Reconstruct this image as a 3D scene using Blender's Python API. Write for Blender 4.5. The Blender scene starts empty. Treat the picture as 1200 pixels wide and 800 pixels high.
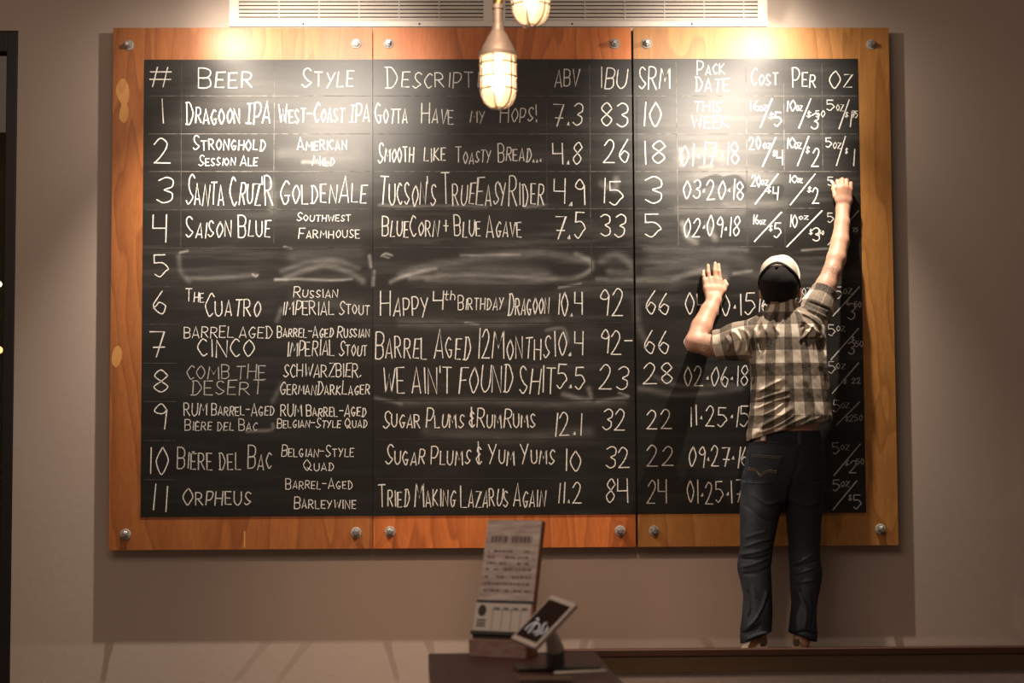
import bpy, bmesh, math, random
import numpy as np
from mathutils import Vector, Matrix, noise as mnoise
C = bpy.context.scene.collection
SC = bpy.context.scene
random.seed(7)
PI = math.pi

# ------------------------------------------------------------------ camera
CAM = np.array([-0.1303, -8.0341, 1.6009])
YAW, PIT, ROL = -0.020918, 0.062349, -0.005328
FPX = 2000.0
def _basis():
    cy, sy, cp, sp, cr, sr = math.cos(YAW), math.sin(YAW), math.cos(PIT), math.sin(PIT), math.cos(ROL), math.sin(ROL)
    X = np.array([cy, sy, 0.]); Y = np.array([-sy, cy, 0.]); Z = np.array([0., 0., 1.])
    F = cp*Y + sp*Z; U = -sp*Y + cp*Z
    return cr*X + sr*U, -sr*X + cr*U, F
RIGHT, UPV, FWD = _basis()
cd = bpy.data.cameras.new('camera'); cam = bpy.data.objects.new('camera', cd); C.objects.link(cam)
cd.sensor_width = 36; cd.lens = 60; cd.clip_start = .05; cd.clip_end = 60
cam.matrix_world = Matrix(((RIGHT[0], UPV[0], -FWD[0], CAM[0]), (RIGHT[1], UPV[1], -FWD[1], CAM[1]), (RIGHT[2], UPV[2], -FWD[2], CAM[2]), (0, 0, 0, 1)))
cd.dof.use_dof = True; cd.dof.focus_distance = 7.75; cd.dof.aperture_fstop = 3.4
SC.camera = cam

def U(px, py, y):
    """point of the place seen at photo pixel (px,py), standing at depth y"""
    d = FWD + RIGHT*((px-600)/FPX) + UPV*((400-py)/FPX)
    return CAM + d*((y-CAM[1])/d[1])

# ------------------------------------------------------------------ light
SC.view_settings.view_transform = 'Standard'; SC.view_settings.look = 'None'
SC.view_settings.gamma = 1.0; SC.view_settings.use_curve_mapping = False
SC.view_settings.exposure = 0.0
w = bpy.data.worlds.new('world'); SC.world = w; w.use_nodes = True
w.node_tree.nodes['Background'].inputs[0].default_value = (1.0, .72, .54, 1)
w.node_tree.nodes['Background'].inputs[1].default_value = 0.09

LAMP_Y = -0.60
LAMPS = [dict(px=236, py=-10, aim=(395, 520), beam=(330, 15)), dict(px=932, py=-10, aim=(735, 530), beam=(838, 15))]
SPILL, BEAM, HALO = 310., 20., 22.
def aim_quat(a, b):
    return (Vector(b)-Vector(a)).to_track_quat('-Z', 'Y')
for L in LAMPS:
  for aimpt, watt, size, blend in ((L['beam'], BEAM, 108, .7), ((L['px'], 60), HALO, 150, 1.), (L['aim'], SPILL, 106, 1.)):
    ld = bpy.data.lights.new('wall_spot_light', 'SPOT'); lo = bpy.data.objects.new('wall_spot_light', ld); C.objects.link(lo)
    lo.location = U(L['px'], L['py'], LAMP_Y)
    tgt = U(*aimpt, -.09)
    lo.rotation_mode = 'QUATERNION'; lo.rotation_quaternion = aim_quat(lo.location, tgt)
    ld.energy = watt; ld.color = (1., .85, .70); ld.spot_size = math.radians(size); ld.spot_blend = blend; ld.shadow_soft_size = .016
    L['loc'] = Vector(lo.location); L['dir'] = (Vector(tgt)-Vector(lo.location)).normalized()
for cx_, cy_, tx, ty in ((376, 40, 375, 110), (900, 50, 850, 130)):      # two ceiling spots two metres out, their sheen shows on the painted boards
    ld = bpy.data.lights.new('ceiling_spot_light', 'SPOT'); lo = bpy.data.objects.new('ceiling_spot_light', ld); C.objects.link(lo)
    q = U(cx_, cy_, 0); lo.location = (q[0], -2.0, q[2]); lo.rotation_mode = 'QUATERNION'; lo.rotation_quaternion = aim_quat(lo.location, U(tx, ty, -.09))
    ld.energy = 380.; ld.color = (1., .88, .74); ld.spot_size = math.radians(41); ld.spot_blend = 1.; ld.shadow_soft_size = .05
def area(name, loc, tgt, sx, sy, e, col):
    ld = bpy.data.lights.new(name, 'AREA'); lo = bpy.data.objects.new(name, ld); C.objects.link(lo)
    ld.shape = 'RECTANGLE'; ld.size = sx; ld.size_y = sy; ld.energy = e; ld.color = col
    lo.location = loc; lo.rotation_mode = 'QUATERNION'; lo.rotation_quaternion = aim_quat(loc, tgt)
ld = bpy.data.lights.new('wall_pool_fill', 'SPOT'); lo = bpy.data.objects.new('wall_pool_fill', ld); C.objects.link(lo)  # unseen spot added to brighten the wall behind the counter
lo.location = (-.1, -4.3, 4.0); lo.rotation_mode = 'QUATERNION'; lo.rotation_quaternion = aim_quat(lo.location, U(600, 700, 0.)); ld.energy = 300.; ld.color = (1., .66, .44); ld.spot_size = math.radians(34); ld.spot_blend = 1.; ld.shadow_soft_size = .12
area('room_ceiling_light', (-1.2, -5.2, 3.9), (-.6, -.1, 1.5), 3.0, 1.6, 56., (1., .74, .57))

# ------------------------------------------------------------------ material helpers
def mat(name, col=(.5, .5, .5), rough=.6, metal=0., spec=.5):
    m = bpy.data.materials.new(name); m.use_nodes = True
    b = m.node_tree.nodes['Principled BSDF']
    b.inputs['Base Color'].default_value = (*col, 1); b.inputs['Roughness'].default_value = rough
    b.inputs['Metallic'].default_value = metal; b.inputs['Specular IOR Level'].default_value = spec
    return m
class N:
    def __init__(s, m): s.t = m.node_tree; s.b = s.t.nodes['Principled BSDF']
    def n(s, typ, **k):
        x = s.t.nodes.new('ShaderNode'+typ)
        for a, v in k.items(): setattr(x, a, v)
        return x
    def l(s, a, b): s.t.links.new(a, b)
    def coords(s, scale=(1, 1, 1), kind='Object'):
        tc = s.n('TexCoord'); mp = s.n('Mapping'); s.l(tc.outputs[kind], mp.inputs[0]); mp.inputs['Scale'].default_value = scale
        return mp.outputs[0]
    def noise(s, v, scale, detail=4, rough=.5, dist=0.):
        x = s.n('TexNoise'); s.l(v, x.inputs['Vector']); x.inputs['Scale'].default_value = scale
        x.inputs['Detail'].default_value = detail; x.inputs['Roughness'].default_value = rough; x.inputs['Distortion'].default_value = dist
        return x.outputs['Fac']
    def ramp(s, f, stops):
        r = s.n('ValToRGB'); s.l(f, r.inputs[0]); e = r.color_ramp.elements
        while len(e) < len(stops): e.new(.5)
        for i, (p, c) in enumerate(stops):
            e[i].position = p; e[i].color = (*c, 1) if not isinstance(c, float) else (c, c, c, 1)
        return r.outputs[0]
    def mix(s, f, a, b, mode='MIX'):
        x = s.n('Mix', data_type='RGBA', blend_type=mode)
        for sock, v in ((x.inputs[0], f), (x.inputs[6], a), (x.inputs[7], b)):
            if isinstance(v, (int, float)): sock.default_value = v
            elif isinstance(v, tuple): sock.default_value = (*v, 1)
            else: s.l(v, sock)
        return x.outputs[2]
    def math(s, op, a, b=0., clamp=False):
        x = s.n('Math', operation=op); x.use_clamp = clamp
        for sock, v in ((x.inputs[0], a), (x.inputs[1], b)):
            if isinstance(v, (int, float)): sock.default_value = v
            else: s.l(v, sock)
        return x.outputs[0]
    def attr(s, name): 
        x = s.n('Attribute'); x.attribute_name = name; return x
    def bump(s, h, strength=.3, dist=.002):
        x = s.n('Bump'); x.inputs['Strength'].default_value = strength; x.inputs['Distance'].default_value = dist
        s.l(h, x.inputs['Height']); s.l(x.outputs[0], s.b.inputs['Normal'])
    def base(s, c): s.l(c, s.b.inputs['Base Color'])

def m_wall():
    m = mat('wall_paint', rough=.8, spec=.25); n = N(m); v = n.coords()
    f = n.noise(v, 1.3, 3); n.base(n.mix(f, (.42, .345, .295), (.47, .39, .335)))
    g = n.noise(v, 130, 3, .6); h = n.noise(v, 22, 4, .55)
    n.bump(n.math('ADD', n.math('MULTIPLY', g, .35), h), .22, .004); return m
def m_wood(name, dark, mid, light, seed):
    m = mat(name, rough=.42, spec=.4); n = N(m)
    tc = n.n('TexCoord'); mp = n.n('Mapping'); n.l(tc.outputs['Object'], mp.inputs[0])
    mp.inputs['Scale'].default_value = (1, 1, .16); mp.inputs['Location'].default_value = (seed*3.1, 0, seed*1.7)
    v = mp.outputs[0]
    wob = n.noise(v, 2.2, 3, .5, .4)
    rings = n.math('FRACT', n.math('MULTIPLY', wob, 13.))
    rings = n.ramp(rings, [(0., .0), (.75, .55), (.93, 1.), (1., .1)])
    fine = n.noise(v, 95, 4, .6); big = n.noise(v, 3.4, 2, .5, .3)
    c = n.mix(big, mid, light); c = n.mix(n.math('MULTIPLY', rings, .5), c, dark)
    c = n.mix(n.math('MULTIPLY', n.ramp(fine, [(.4, 0.), (.7, 1.)]), .28), c, dark)
    n.base(c); n.bump(fine, .08, .001); return m
def m_board():
    m = mat('chalkboard_paint', (.02, .02, .019), rough=.38, spec=.27); n = N(m)
    a = n.attr('dust_glare'); v = n.coords((1, 1, 2.2)); f = n.noise(v, 38, 5, .7); g = n.noise(n.coords((1, 1, 9)), 9, 5, .6)
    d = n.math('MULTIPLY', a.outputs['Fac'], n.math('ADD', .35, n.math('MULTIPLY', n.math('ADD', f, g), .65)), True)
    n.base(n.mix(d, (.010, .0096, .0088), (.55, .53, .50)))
    n.l(n.math('ADD', .37, n.math('MULTIPLY', d, .35), True), n.b.inputs['Roughness'])
    return m
def m_chalk():
    m = mat('chalk', rough=.9, spec=.1); n = N(m); a = n.attr('chalk_and_shade'); v = n.coords()
    f = n.noise(v, 240, 2, .6); k = n.ramp(f, [(.28, .45), (.52, 1.)])
    d = n.math('MULTIPLY', a.outputs['Fac'], k, True)
    n.base(n.mix(d, (.02, .0195, .018), (.80, .775, .73))); return m
def m_noise(name, c1, c2, scale=20, rough=.6, spec=.4, bump=0., stretch=(1, 1, 1), metal=0.):
    m = mat(name, c1, rough, metal, spec); n = N(m); f = n.noise(n.coords(stretch), scale, 4, .6)
    n.base(n.mix(n.ramp(f, [(.3, 0.), (.7, 1.)]), c1, c2))
    if bump: n.bump(f, bump, .003)
    return m
M = dict(
    wall=m_wall(),
    wood_left=m_wood('plywood_amber', (.14, .034, .008), (.34, .108, .026), (.44, .165, .045), 1),
    wood_mid=m_wood('plywood_orange', (.20, .040, .008), (.54, .15, .034), (.64, .20, .05), 2),
    wood_right=m_wood('plywood_honey', (.17, .060, .012), (.37, .155, .036), (.46, .22, .060), 5),
    patch=m_wood('veneer_patch', (.40, .17, .04), (.56, .27, .08), (.62, .33, .11), 9),
    board=m_board(), chalk=m_chalk(),
    zinc=m_noise('zinc_steel', (.36, .345, .33), (.52, .50, .47), 60, .33, .5, 0, (1, 1, 1), .85),
    washer=m_noise('washer_zinc', (.25, .24, .23), (.36, .35, .33), 60, .6, .3, 0, (1, 1, 1), 0.),
    grille=m_noise('grille_enamel', (.62, .56, .50), (.68, .62, .56), 8, .45),
    dark=mat('duct_dark', (.012, .01, .009), .9), black=mat('black_metal', (.012, .011, .011), .45),
    door_paint=mat('dark_door_paint', (.010, .008, .008), .4),
    floor=m_noise('concrete_floor', (.13, .10, .08), (.18, .14, .11), 3, .5),
    counter=m_noise('counter_wood', (.045, .014, .010), (.075, .026, .018), 14, .45, .4, 0, (1, .08, 1)),
    ledge=m_noise('ledge_wood', (.060, .024, .014), (.090, .038, .022), 10, .5, .4, 0, (.08, 1, 1)),
    ledge_face=m_noise('ledge_face_wood', (.075, .048, .025), (.10, .062, .032), 10, .55, .3, 0, (.08, 1, 1)),
    bench=m_noise('bench_plaster', (.36, .31, .285), (.44, .38, .35), 30, .85, .2, .2),
)
glass = bpy.data.materials.new('clear_glass'); glass.use_nodes = True
_b = glass.node_tree.nodes['Principled BSDF']; _b.inputs['Transmission Weight'].default_value = 1.; _b.inputs['Roughness'].default_value = .02; _b.inputs['IOR'].default_value = 1.15
M['glass'] = glass

# ------------------------------------------------------------------ mesh helpers
def link(name, me, m=None, parent=None):
    o = bpy.data.objects.new(name, me); C.objects.link(o)
    if m is not None: me.materials.append(m)
    if parent is not None: o.parent = parent
    return o
def frombm(name, bm, m, parent=None, smooth=False):
    me = bpy.data.meshes.new(name); bmesh.ops.recalc_face_normals(bm, faces=bm.faces[:]); bm.to_mesh(me); bm.free()
    if smooth:
        for p in me.polygons: p.use_smooth = True
        try: me.set_sharp_from_angle(angle=math.radians(40))
        except Exception: pass
    return link(name, me, m, parent)
def box(bm, x0, x1, y0, y1, z0, z1, bev=0., mtx=None):
    r = bmesh.ops.create_cube(bm, size=1.); vs = r['verts']
    for v in vs: v.co = Vector(((x0+x1)/2+v.co.x*(x1-x0), (y0+y1)/2+v.co.y*(y1-y0), (z0+z1)/2+v.co.z*(z1-z0)))
    if bev:
        es = list({e for v in vs for e in v.link_edges})
        rr = bmesh.ops.bevel(bm, geom=es, offset=bev, segments=2, affect='EDGES', profile=.5); 
        vs = list({v for f in rr['faces'] for v in f.verts} | {v for v in vs if v.is_valid})
    if mtx is not None:
        for v in vs: v.co = mtx @ v.co
    return vs
def lathe(bm, prof, segs=32, mtx=None, cap=True):
    """prof: (radius, height) list, spun about z"""
    rings = []
    for r, z in prof:
        rings.append([bm.verts.new((r*math.cos(2*PI*k/segs), r*math.sin(2*PI*k/segs), z)) for k in range(segs)])
    for a, b in zip(rings, rings[1:]):
        for k in range(segs): bm.faces.new((a[k], a[(k+1) % segs], b[(k+1) % segs], b[k]))
    if cap:
        bm.faces.new(rings[0][::-1]); bm.faces.new(rings[-1])
    vs = [v for r in rings for v in r]
    if mtx is not None:
        for v in vs: v.co = mtx @ v.co
    return vs
def tube(bm, pts, r, segs=10, closed=False):
    pts = [Vector(p) for p in pts]; rings = []; n = len(pts); prev = None
    for i, p in enumerate(pts):
        a = pts[(i-1) % n] if (closed or i > 0) else p; b = pts[(i+1) % n] if (closed or i < n-1) else p
        t = (b-a).normalized()
        if prev is None:
            u = t.orthogonal().normalized()
        else:
            u = (prev-t*prev.dot(t)).normalized()
        prev = u; w_ = t.cross(u); rr = r[i] if isinstance(r, (list, tuple)) else r
        rings.append([bm.verts.new(p+(u*math.cos(2*PI*k/segs)+w_*math.sin(2*PI*k/segs))*rr) for k in range(segs)])
    for a, b in list(zip(rings, rings[1:]))+([(rings[-1], rings[0])] if closed else []):
        for k in range(segs): bm.faces.new((a[k], a[(k+1) % segs], b[(k+1) % segs], b[k]))
    if not closed: bm.faces.new(rings[0][::-1]); bm.faces.new(rings[-1])
def tag(o, label=None, cat=None, group=None, kind=None):
    for k, v in (('label', label), ('category', cat), ('group', group), ('kind', kind)):
        if v: o[k] = v
    return o
def empty(name, loc, label, cat, group=None):
    o = bpy.data.objects.new(name, None); o.empty_display_size = .1; C.objects.link(o); o.location = loc
    return tag(o, label, cat, group)
def kid(o, parent):
    """parent o while its mesh, written in world coordinates, keeps its place"""
    o.parent = parent; o.matrix_parent_inverse = Matrix.Translation(parent.location).inverted(); return o
# ------------------------------------------------------------------ the room
BF = -0.09                       # front face of the boards, they stand off the wall on bolts
def struct(o): o['kind'] = 'structure'; return o
WX0 = float(U(18, 300, 0)[0]); DOOR_TOP = float(U(10, 36, 0)[2])
bm = bmesh.new(); box(bm, WX0, 5.2, 0, .2, 0, 4.2); struct(frombm('wall_back', bm, M['wall']))
bm = bmesh.new(); box(bm, -4.6, WX0, 0, .2, DOOR_TOP, 4.2); struct(frombm('wall_over_door', bm, M['wall']))
bm = bmesh.new(); box(bm, -4.6, 5.2, -9.5, .2, -.1, 0); struct(frombm('floor', bm, M['floor']))
# dark framed glass door at the far left
d = empty('door_1', (WX0, .05, 0), 'dark framed glazed door at the left edge of the wall', 'door'); d['kind'] = 'structure'
X1 = WX0-.002
bm = bmesh.new(); box(bm, X1-.052, X1, .0, .10, 0, DOOR_TOP-.002, .004); box(bm, X1-1.05, X1-.998, .0, .10, 0, DOOR_TOP-.002, .004)
box(bm, X1-1.0, X1-.05, .0, .10, DOOR_TOP-.10, DOOR_TOP-.002, .004); box(bm, X1-1.0, X1-.05, .01, .09, .0, .12, .004)
kid(frombm('door_frame', bm, M['door_paint']), d)
bm = bmesh.new(); box(bm, X1-1.0, X1-.05, .045, .055, .12, DOOR_TOP-.10); kid(frombm('glass_pane', bm, M['glass']), d)
bm = bmesh.new(); box(bm, X1-2.4, X1+.6, 1.6, 1.7, 0, 3.4); struct(frombm('wall_beyond_door', bm, m_noise('beyond_wall', (.10, .08, .045), (.13, .10, .06), 2, .9)))
def small_lamp(px, py, y, r, col, e):
    p = U(px, py, y); bm = bmesh.new(); bmesh.ops.create_uvsphere(bm, u_segments=16, v_segments=10, radius=r); bm.transform(Matrix.Translation(Vector(p)))
    m = mat('bulb_glow', (1, .8, .5)); b = m.node_tree.nodes['Principled BSDF']; b.inputs['Emission Color'].default_value = (*col, 1); b.inputs['Emission Strength'].default_value = e
    return frombm('globe_bulb', bm, m, smooth=True)
tag(small_lamp(-1, 333, 1.3, .016, (1, .85, .6), 3.), 'small pale bulb seen high through the glass door', 'bulb')
tag(small_lamp(-1, 410, 1.3, .02, (1, .6, .2), 2.), 'amber bulb seen lower through the glass door', 'bulb')

# ------------------------------------------------------------------ return air grilles
def grille(px0, px1, label):
    a = U(px0, 33, 0); b = U(px1, 33, 0); x0, x1 = a[0], b[0]; z0 = (a[2]+b[2])/2+.004; z1 = z0+.42; fl = .028
    g = empty('air_grille', ((x0+x1)/2, 0, z0), label, 'vent', 'return air grilles above the chalkboard')
    bm = bmesh.new(); box(bm, x0, x1, -.018, -.001, z0, z0+fl, .002); box(bm, x0, x1, -.018, -.001, z1-fl, z1, .002)
    fs = .046; box(bm, x0, x0+fs, -.018, -.001, z0+fl-.001, z1-fl+.001, .002); box(bm, x1-fs, x1, -.018, -.001, z0+fl-.001, z1-fl+.001, .002)
    kid(frombm('flange', bm, M['grille']), g)
    bm = bmesh.new(); box(bm, x0+fs, x1-fs, -.003, -.0006, z0+fl, z1-fl); kid(frombm('duct_opening', bm, M['dark']), g)
    n = int((z1-z0-2*fl)/.0185)
    for i in range(n):
        bm = bmesh.new(); zz = z0+fl+.0185*(i+.5)
        mt = Matrix.Translation(((x0+x1)/2, -.0105, zz)) @ Matrix.Rotation(math.radians(-30), 4, 'X')
        box(bm, -(x1-x0)/2+fs, (x1-x0)/2-fs, -.0008, .0008, -.0084, .0084, 0, mt)
        kid(frombm('louver', bm, M['grille']), g)
    k = x0+fs+.19
    while k < x1-fs-.05:
        bm = bmesh.new(); box(bm, k-.002, k+.002, -.0145, -.0125, z0+fl, z1-fl); k += .19
        kid(frombm('support_bar', bm, M['grille']), g)
    for t in (.28, .72):
        xx = x0+(x1-x0)*t; bm = bmesh.new()
        lathe(bm, [(.0045, 0), (.0045, .002), (.002, .003)], 12, Matrix.Translation((xx, -.018, z0+fl*.42)) @ Matrix.Rotation(PI/2, 4, 'X'))
        kid(frombm('screw', bm, M['dark']), g)
grille(269, 578, 'left white louvered air grille on the wall above the left chalkboard panel')
grille(581, 899, 'right white louvered air grille on the wall above the right chalkboard panel')

# ------------------------------------------------------------------ wall spotlights, their lower rims just enter at the top of the photo
for L, side in zip(LAMPS, ('left', 'right')):
    loc = L['loc']; dv = L['dir']
    f = empty('wall_spotlight', (loc.x, 0, loc.z+.28), f'small dark spotlight at the top edge, near the outer end of the {side} air grille', 'spotlight', 'spotlights above the chalkboard')
    rot = Vector((0, 0, -1)).rotation_difference(dv).to_matrix().to_4x4()
    mt = Matrix.Translation(loc) @ rot
    bm = bmesh.new()                                   # open can behind and around the lamp
    lathe(bm, [(.004, .15), (.03, .148), (.034, .13), (.036, .04), (.037, -.004), (.034, -.004), (.033, .03), (.03, .032), (.004, .034)], 32, mt)
    kid(frombm('housing', bm, M['black'], smooth=True), f)
    back = mt @ Vector((0, 0, .12))
    bm = bmesh.new(); tube(bm, [back, back+Vector((0, .03, .09)), (loc.x, -.35, loc.z+.26), (loc.x, -.15, loc.z+.29), (loc.x, -.02, loc.z+.28)], .009)
    kid(frombm('arm', bm, M['black'], smooth=True), f)
    bm = bmesh.new(); lathe(bm, [(.05, 0), (.05, .018), (.03, .024)], 24, Matrix.Translation((loc.x, 0, loc.z+.28)) @ Matrix.Rotation(PI/2, 4, 'X')); kid(frombm('wall_plate', bm, M['black']), f)

# ------------------------------------------------------------------ chalkboard panels
PX = [(-1.83, -.6135), (-.6105, .606), (.616, 1.83)]     # three sheets side by side, a wider gap before the third
BZ0, BZ1 = 1.14, 3.58
# black field of each panel in photo pixels at its four corners (tl, tr, br, bl)
FIELD = [((169, 70), (435.5, 70), (437, 604), (165, 605.5)), ((437, 70), (741, 69), (746, 602.5), (438.5, 604)), ((743, 69), (1005, 69), (1015, 600), (748, 602.5))]
rs = np.random.RandomState(3)
def seg_dist(X, Z, pts):
    d = np.full(X.shape, 9e9)
    for a, b in zip(pts, pts[1:]):
        ax, az = a; bx, bz = b; l2 = (bx-ax)**2+(bz-az)**2+1e-12
        t = np.clip(((X-ax)*(bx-ax)+(Z-az)*(bz-az))/l2, 0, 1)
        d = np.minimum(d, (X-ax-t*(bx-ax))**2+(Z-az-t*(bz-az))**2)
    return np.sqrt(d)
def crv(pts, n=8):
    P = [np.array(p, float) for p in pts]
    if len(P) < 3: return P
    cl = np.allclose(P[0], P[-1]); out = []
    for i in range(len(P)-1):
        p0 = P[i-1] if i > 0 else (P[-2] if cl else P[0]); p3 = P[i+2] if i+2 < len(P) else (P[1] if cl else P[-1])
        p1, p2 = P[i], P[i+1]
        for t in np.linspace(0, 1, n, endpoint=False):
            out.append(.5*((2*p1)+(p2-p0)*t+(2*p0-5*p1+4*p2-p3)*t*t+(3*p1-p0-3*p2+p3)*t**3))
    out.append(P[-1]); return out
# smears: (pixel polyline, half width px, strength); negative = wiped wet and black
SMEAR = [
 ([(335, 326), (360, 316), (385, 311), (410, 319), (425, 330)], 4, .22), ([(322, 328), (345, 327), (380, 328), (412, 327)], 1.6, .5), ([(330, 318), (360, 308), (392, 305), (420, 314)], 3, .14),
 ([(220, 326), (260, 325), (300, 322)], 3, .15), ([(211, 296), (220, 294)], 1.2, .4), ([(210, 300), (212, 318), (222, 330)], 3, .12), ([(296, 321), (300, 324), (302, 322)], 1, .55),
 ([(333, 289), (342, 291)], 1, .45), ([(433, 300), (435, 313)], 2, .45), ([(437, 334), (438, 318)], 2, .35),
 ([(447, 300), (452, 297), (460, 299)], 1, .5), ([(450, 300), (456, 302)], .9, .45), ([(458, 330), (470, 325), (495, 318), (510, 315)], 2.5, .38), ([(470, 322), (500, 312), (540, 306), (580, 300), (640, 297), (690, 306)], 5, .16),
 ([(540, 299), (610, 298)], 1.5, .32), ([(480, 326), (550, 322), (620, 325), (670, 326), (692, 316), (690, 305), (675, 298)], 3, .24), ([(515, 318), (560, 315), (640, 320)], 6, .12), ([(655, 337), (680, 333)], 1.5, .35),
 ([(500, 327), (600, 331), (650, 327)], 4, .13), ([(705, 305), (720, 298), (736, 306), (738, 320), (715, 318)], 5, .14), ([(700, 327), (740, 328)], 3, .2), ([(748, 328), (790, 326), (820, 318), (850, 326)], 4, .22), ([(760, 318), (800, 312), (850, 316)], 8, .10),
 ([(765, 302), (850, 300), (875, 310)], 9, .08), ([(745, 350), (748, 380), (756, 400)], 5, .10), ([(750, 455), (790, 462), (830, 460), (868, 455)], 4, .12), ([(765, 440), (800, 452), (860, 450)], 3, .1),
 ([(470, 472), (560, 470), (660, 473), (730, 470)], 5, .10), ([(500, 505), (600, 512), (690, 506)], 7, .08), ([(660, 462), (690, 468), (690, 455)], 3, .22), ([(700, 470), (735, 465)], 2, .2), ([(440, 466), (470, 473)], 2, .2),
 ([(640, 387), (660, 385), (665, 400)], 2, .2), ([(470, 378), (560, 380), (640, 375)], 6, .09), ([(545, 378), (560, 380)], 1.2, .4), ([(725, 460), (737, 464)], 1.2, .35), ([(755, 290), (850, 292), (875, 293)], 3, .1),
 ([(355, 190), (385, 191)], 2, .35), ([(330, 180), (400, 182), (420, 178)], 8, .07), ([(335, 225), (420, 222)], 9, .06), ([(345, 300), (420, 296)], 9, .07), ([(318, 215), (320, 245)], 5, .12), ([(290, 505), (318, 503), (320, 497)], 2, .25),
 ([(798, 185), (812, 180), (835, 178), (845, 185)], 8, .13), ([(797, 175), (799, 192)], 3, .25), ([(820, 196), (834, 195)], 2, .3), ([(800, 262), (805, 276), (815, 284)], 4, .3), ([(830, 264), (838, 280)], 4, .25),
 ([(818, 205), (870, 203), (905, 210)], 9, .09), ([(795, 245), (870, 247)], 6, .10), ([(850, 240), (920, 238)], 5, .12), ([(860, 320), (880, 318)], 2, .25), ([(940, 293), (970, 291)], 1.2, .35), ([(910, 355), (960, 340)], 7, .07),
 ([(345, 350), (420, 360)], 9, .06), ([(325, 375), (330, 362)], 3, .18), ([(330, 450), (320, 470)], 3, .12), ([(445, 240), (470, 242), (520, 241), (570, 243)], 2, .2), ([(615, 243), (640, 240)], 2, .22), ([(705, 215), (720, 222), (722, 210)], 4, .2),
 ([(325, 60), (330, 110)], 6, .0),
]
WIPE = [([(822, 215), (838, 211), (852, 215)], 6), ([(848, 213), (862, 211), (870, 220)], 6), ([(905, 221), (915, 220), (911, 229)], 4.), ([(868, 222), (869, 226)], 2.)]
def fbm(X, Z, s, sx=1., sz=1., oct=4):
    out = np.zeros(X.shape); a = 1.; tot = 0
    r = np.random.RandomState(int(s*10)+11)
    for o in range(oct):
        f = s*2**o; gx = X*f*sx; gz = Z*f*sz; ix = np.floor(gx).astype(int); iz = np.floor(gz).astype(int); fx = gx-ix; fz = gz-iz
        T = r.rand(64, 64); fx = fx*fx*(3-2*fx); fz = fz*fz*(3-2*fz)
        g = lambda i, j: T[i % 64, j % 64]
        out += a*((g(ix, iz)*(1-fx)+g(ix+1, iz)*fx)*(1-fz)+(g(ix, iz+1)*(1-fx)+g(ix+1, iz+1)*fx)*fz); tot += a; a *= .55
    return out/tot
def m2(px, py): p = U(px, py, BF); return p[0], p[2]
def px2m(pts): return [(U(a, b, BF)[0], U(a, b, BF)[2]) for a, b in pts]
GLYPH = {
'A': ['00 38 60', '12 52'], 'B': ['00 08', '~08 38 57 55 34 04', '~04 44 53 51 30 00'], 'C': ['~57 38 16 04 12 30 51'], 'D': ['10 18', '~08 38 56 64 52 30 00'], 'E': ['58 08 00 50', '04 44'], 'F': ['58 08 00', '04 44'],
'G': ['~57 38 16 04 12 30 51 53', '33 63'], 'H': ['00 08', '60 68', '04 64'], 'I': ['10 18'], '|': ['20 28', '08 48', '00 40'], 'J': ['~48 42 20 02'], 'K': ['00 08', '58 04 60'], 'L': ['08 00 50'], 'M': ['00 18 43 78 80'],
'N': ['00 08 60 68'], 'O': ['~38 16 04 12 30 52 64 56 38'], 'P': ['00 08', '~08 38 57 55 33 03'], 'Q': ['~38 16 04 12 30 52 64 56 38', '32 70'], 'R': ['00 08', '~08 38 57 55 34 04', '24 60'], 'S': ['~57 38 17 15 33 52 41 20 01'],
'T': ['08 68', '38 30'], 'U': ['~08 03 11 30 51 63 68'], 'V': ['08 30 68'], 'W': ['08 20 46 60 88'], 'X': ['00 68', '08 60'], 'Y': ['08 34', '68 10'], 'Z': ['08 68 00 60'],
'0': ['~28 05 03 20 43 45 28'], '1': ['10 18'], '2': ['~06 28 47 45 22 00', '00 50'], '3': ['~07 28 47 45 24 43 41 20 01'], '4': ['08 04 54', '58 50'], '5': ['48 08 05', '~05 35 53 42 20 01'], '6': ['~38 15 03 11 30 42 43 24 13 02'],
'7': ['08 58 20', '13 53'], '8': ['~46 28 06 24 42 20 02 24 46'], '9': ['~46 28 06 15 35 46', '46 40'], '.': ['00 10 11 00'], '-': ['04 44'], '·': ['03 13 14 03'], "'": ['08 06'], '!': ['18 13', '10 11'], '&': ['~46 27 15 34 13 02 20 41', '27 28', '20 29'],
'+': ['04 44', '22 26'], '$': ['~46 27 15 33 42 21 02', '28 20'], '#': ['10 28', '40 58', '03 63', '06 66'], ',': ['11 00'], 'È': ['58 08 00 50', '04 44', '19 39'], '{': ['~28 21 30 40', '05 45'], '}': ['08 00', '~04 25 43 40'], ' ': [],
}
def gw(ch):
    xs = [int(t[0]) for s in GLYPH[ch] for t in s.replace('~', '').split()]
    return max(xs) if xs else 3
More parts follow.
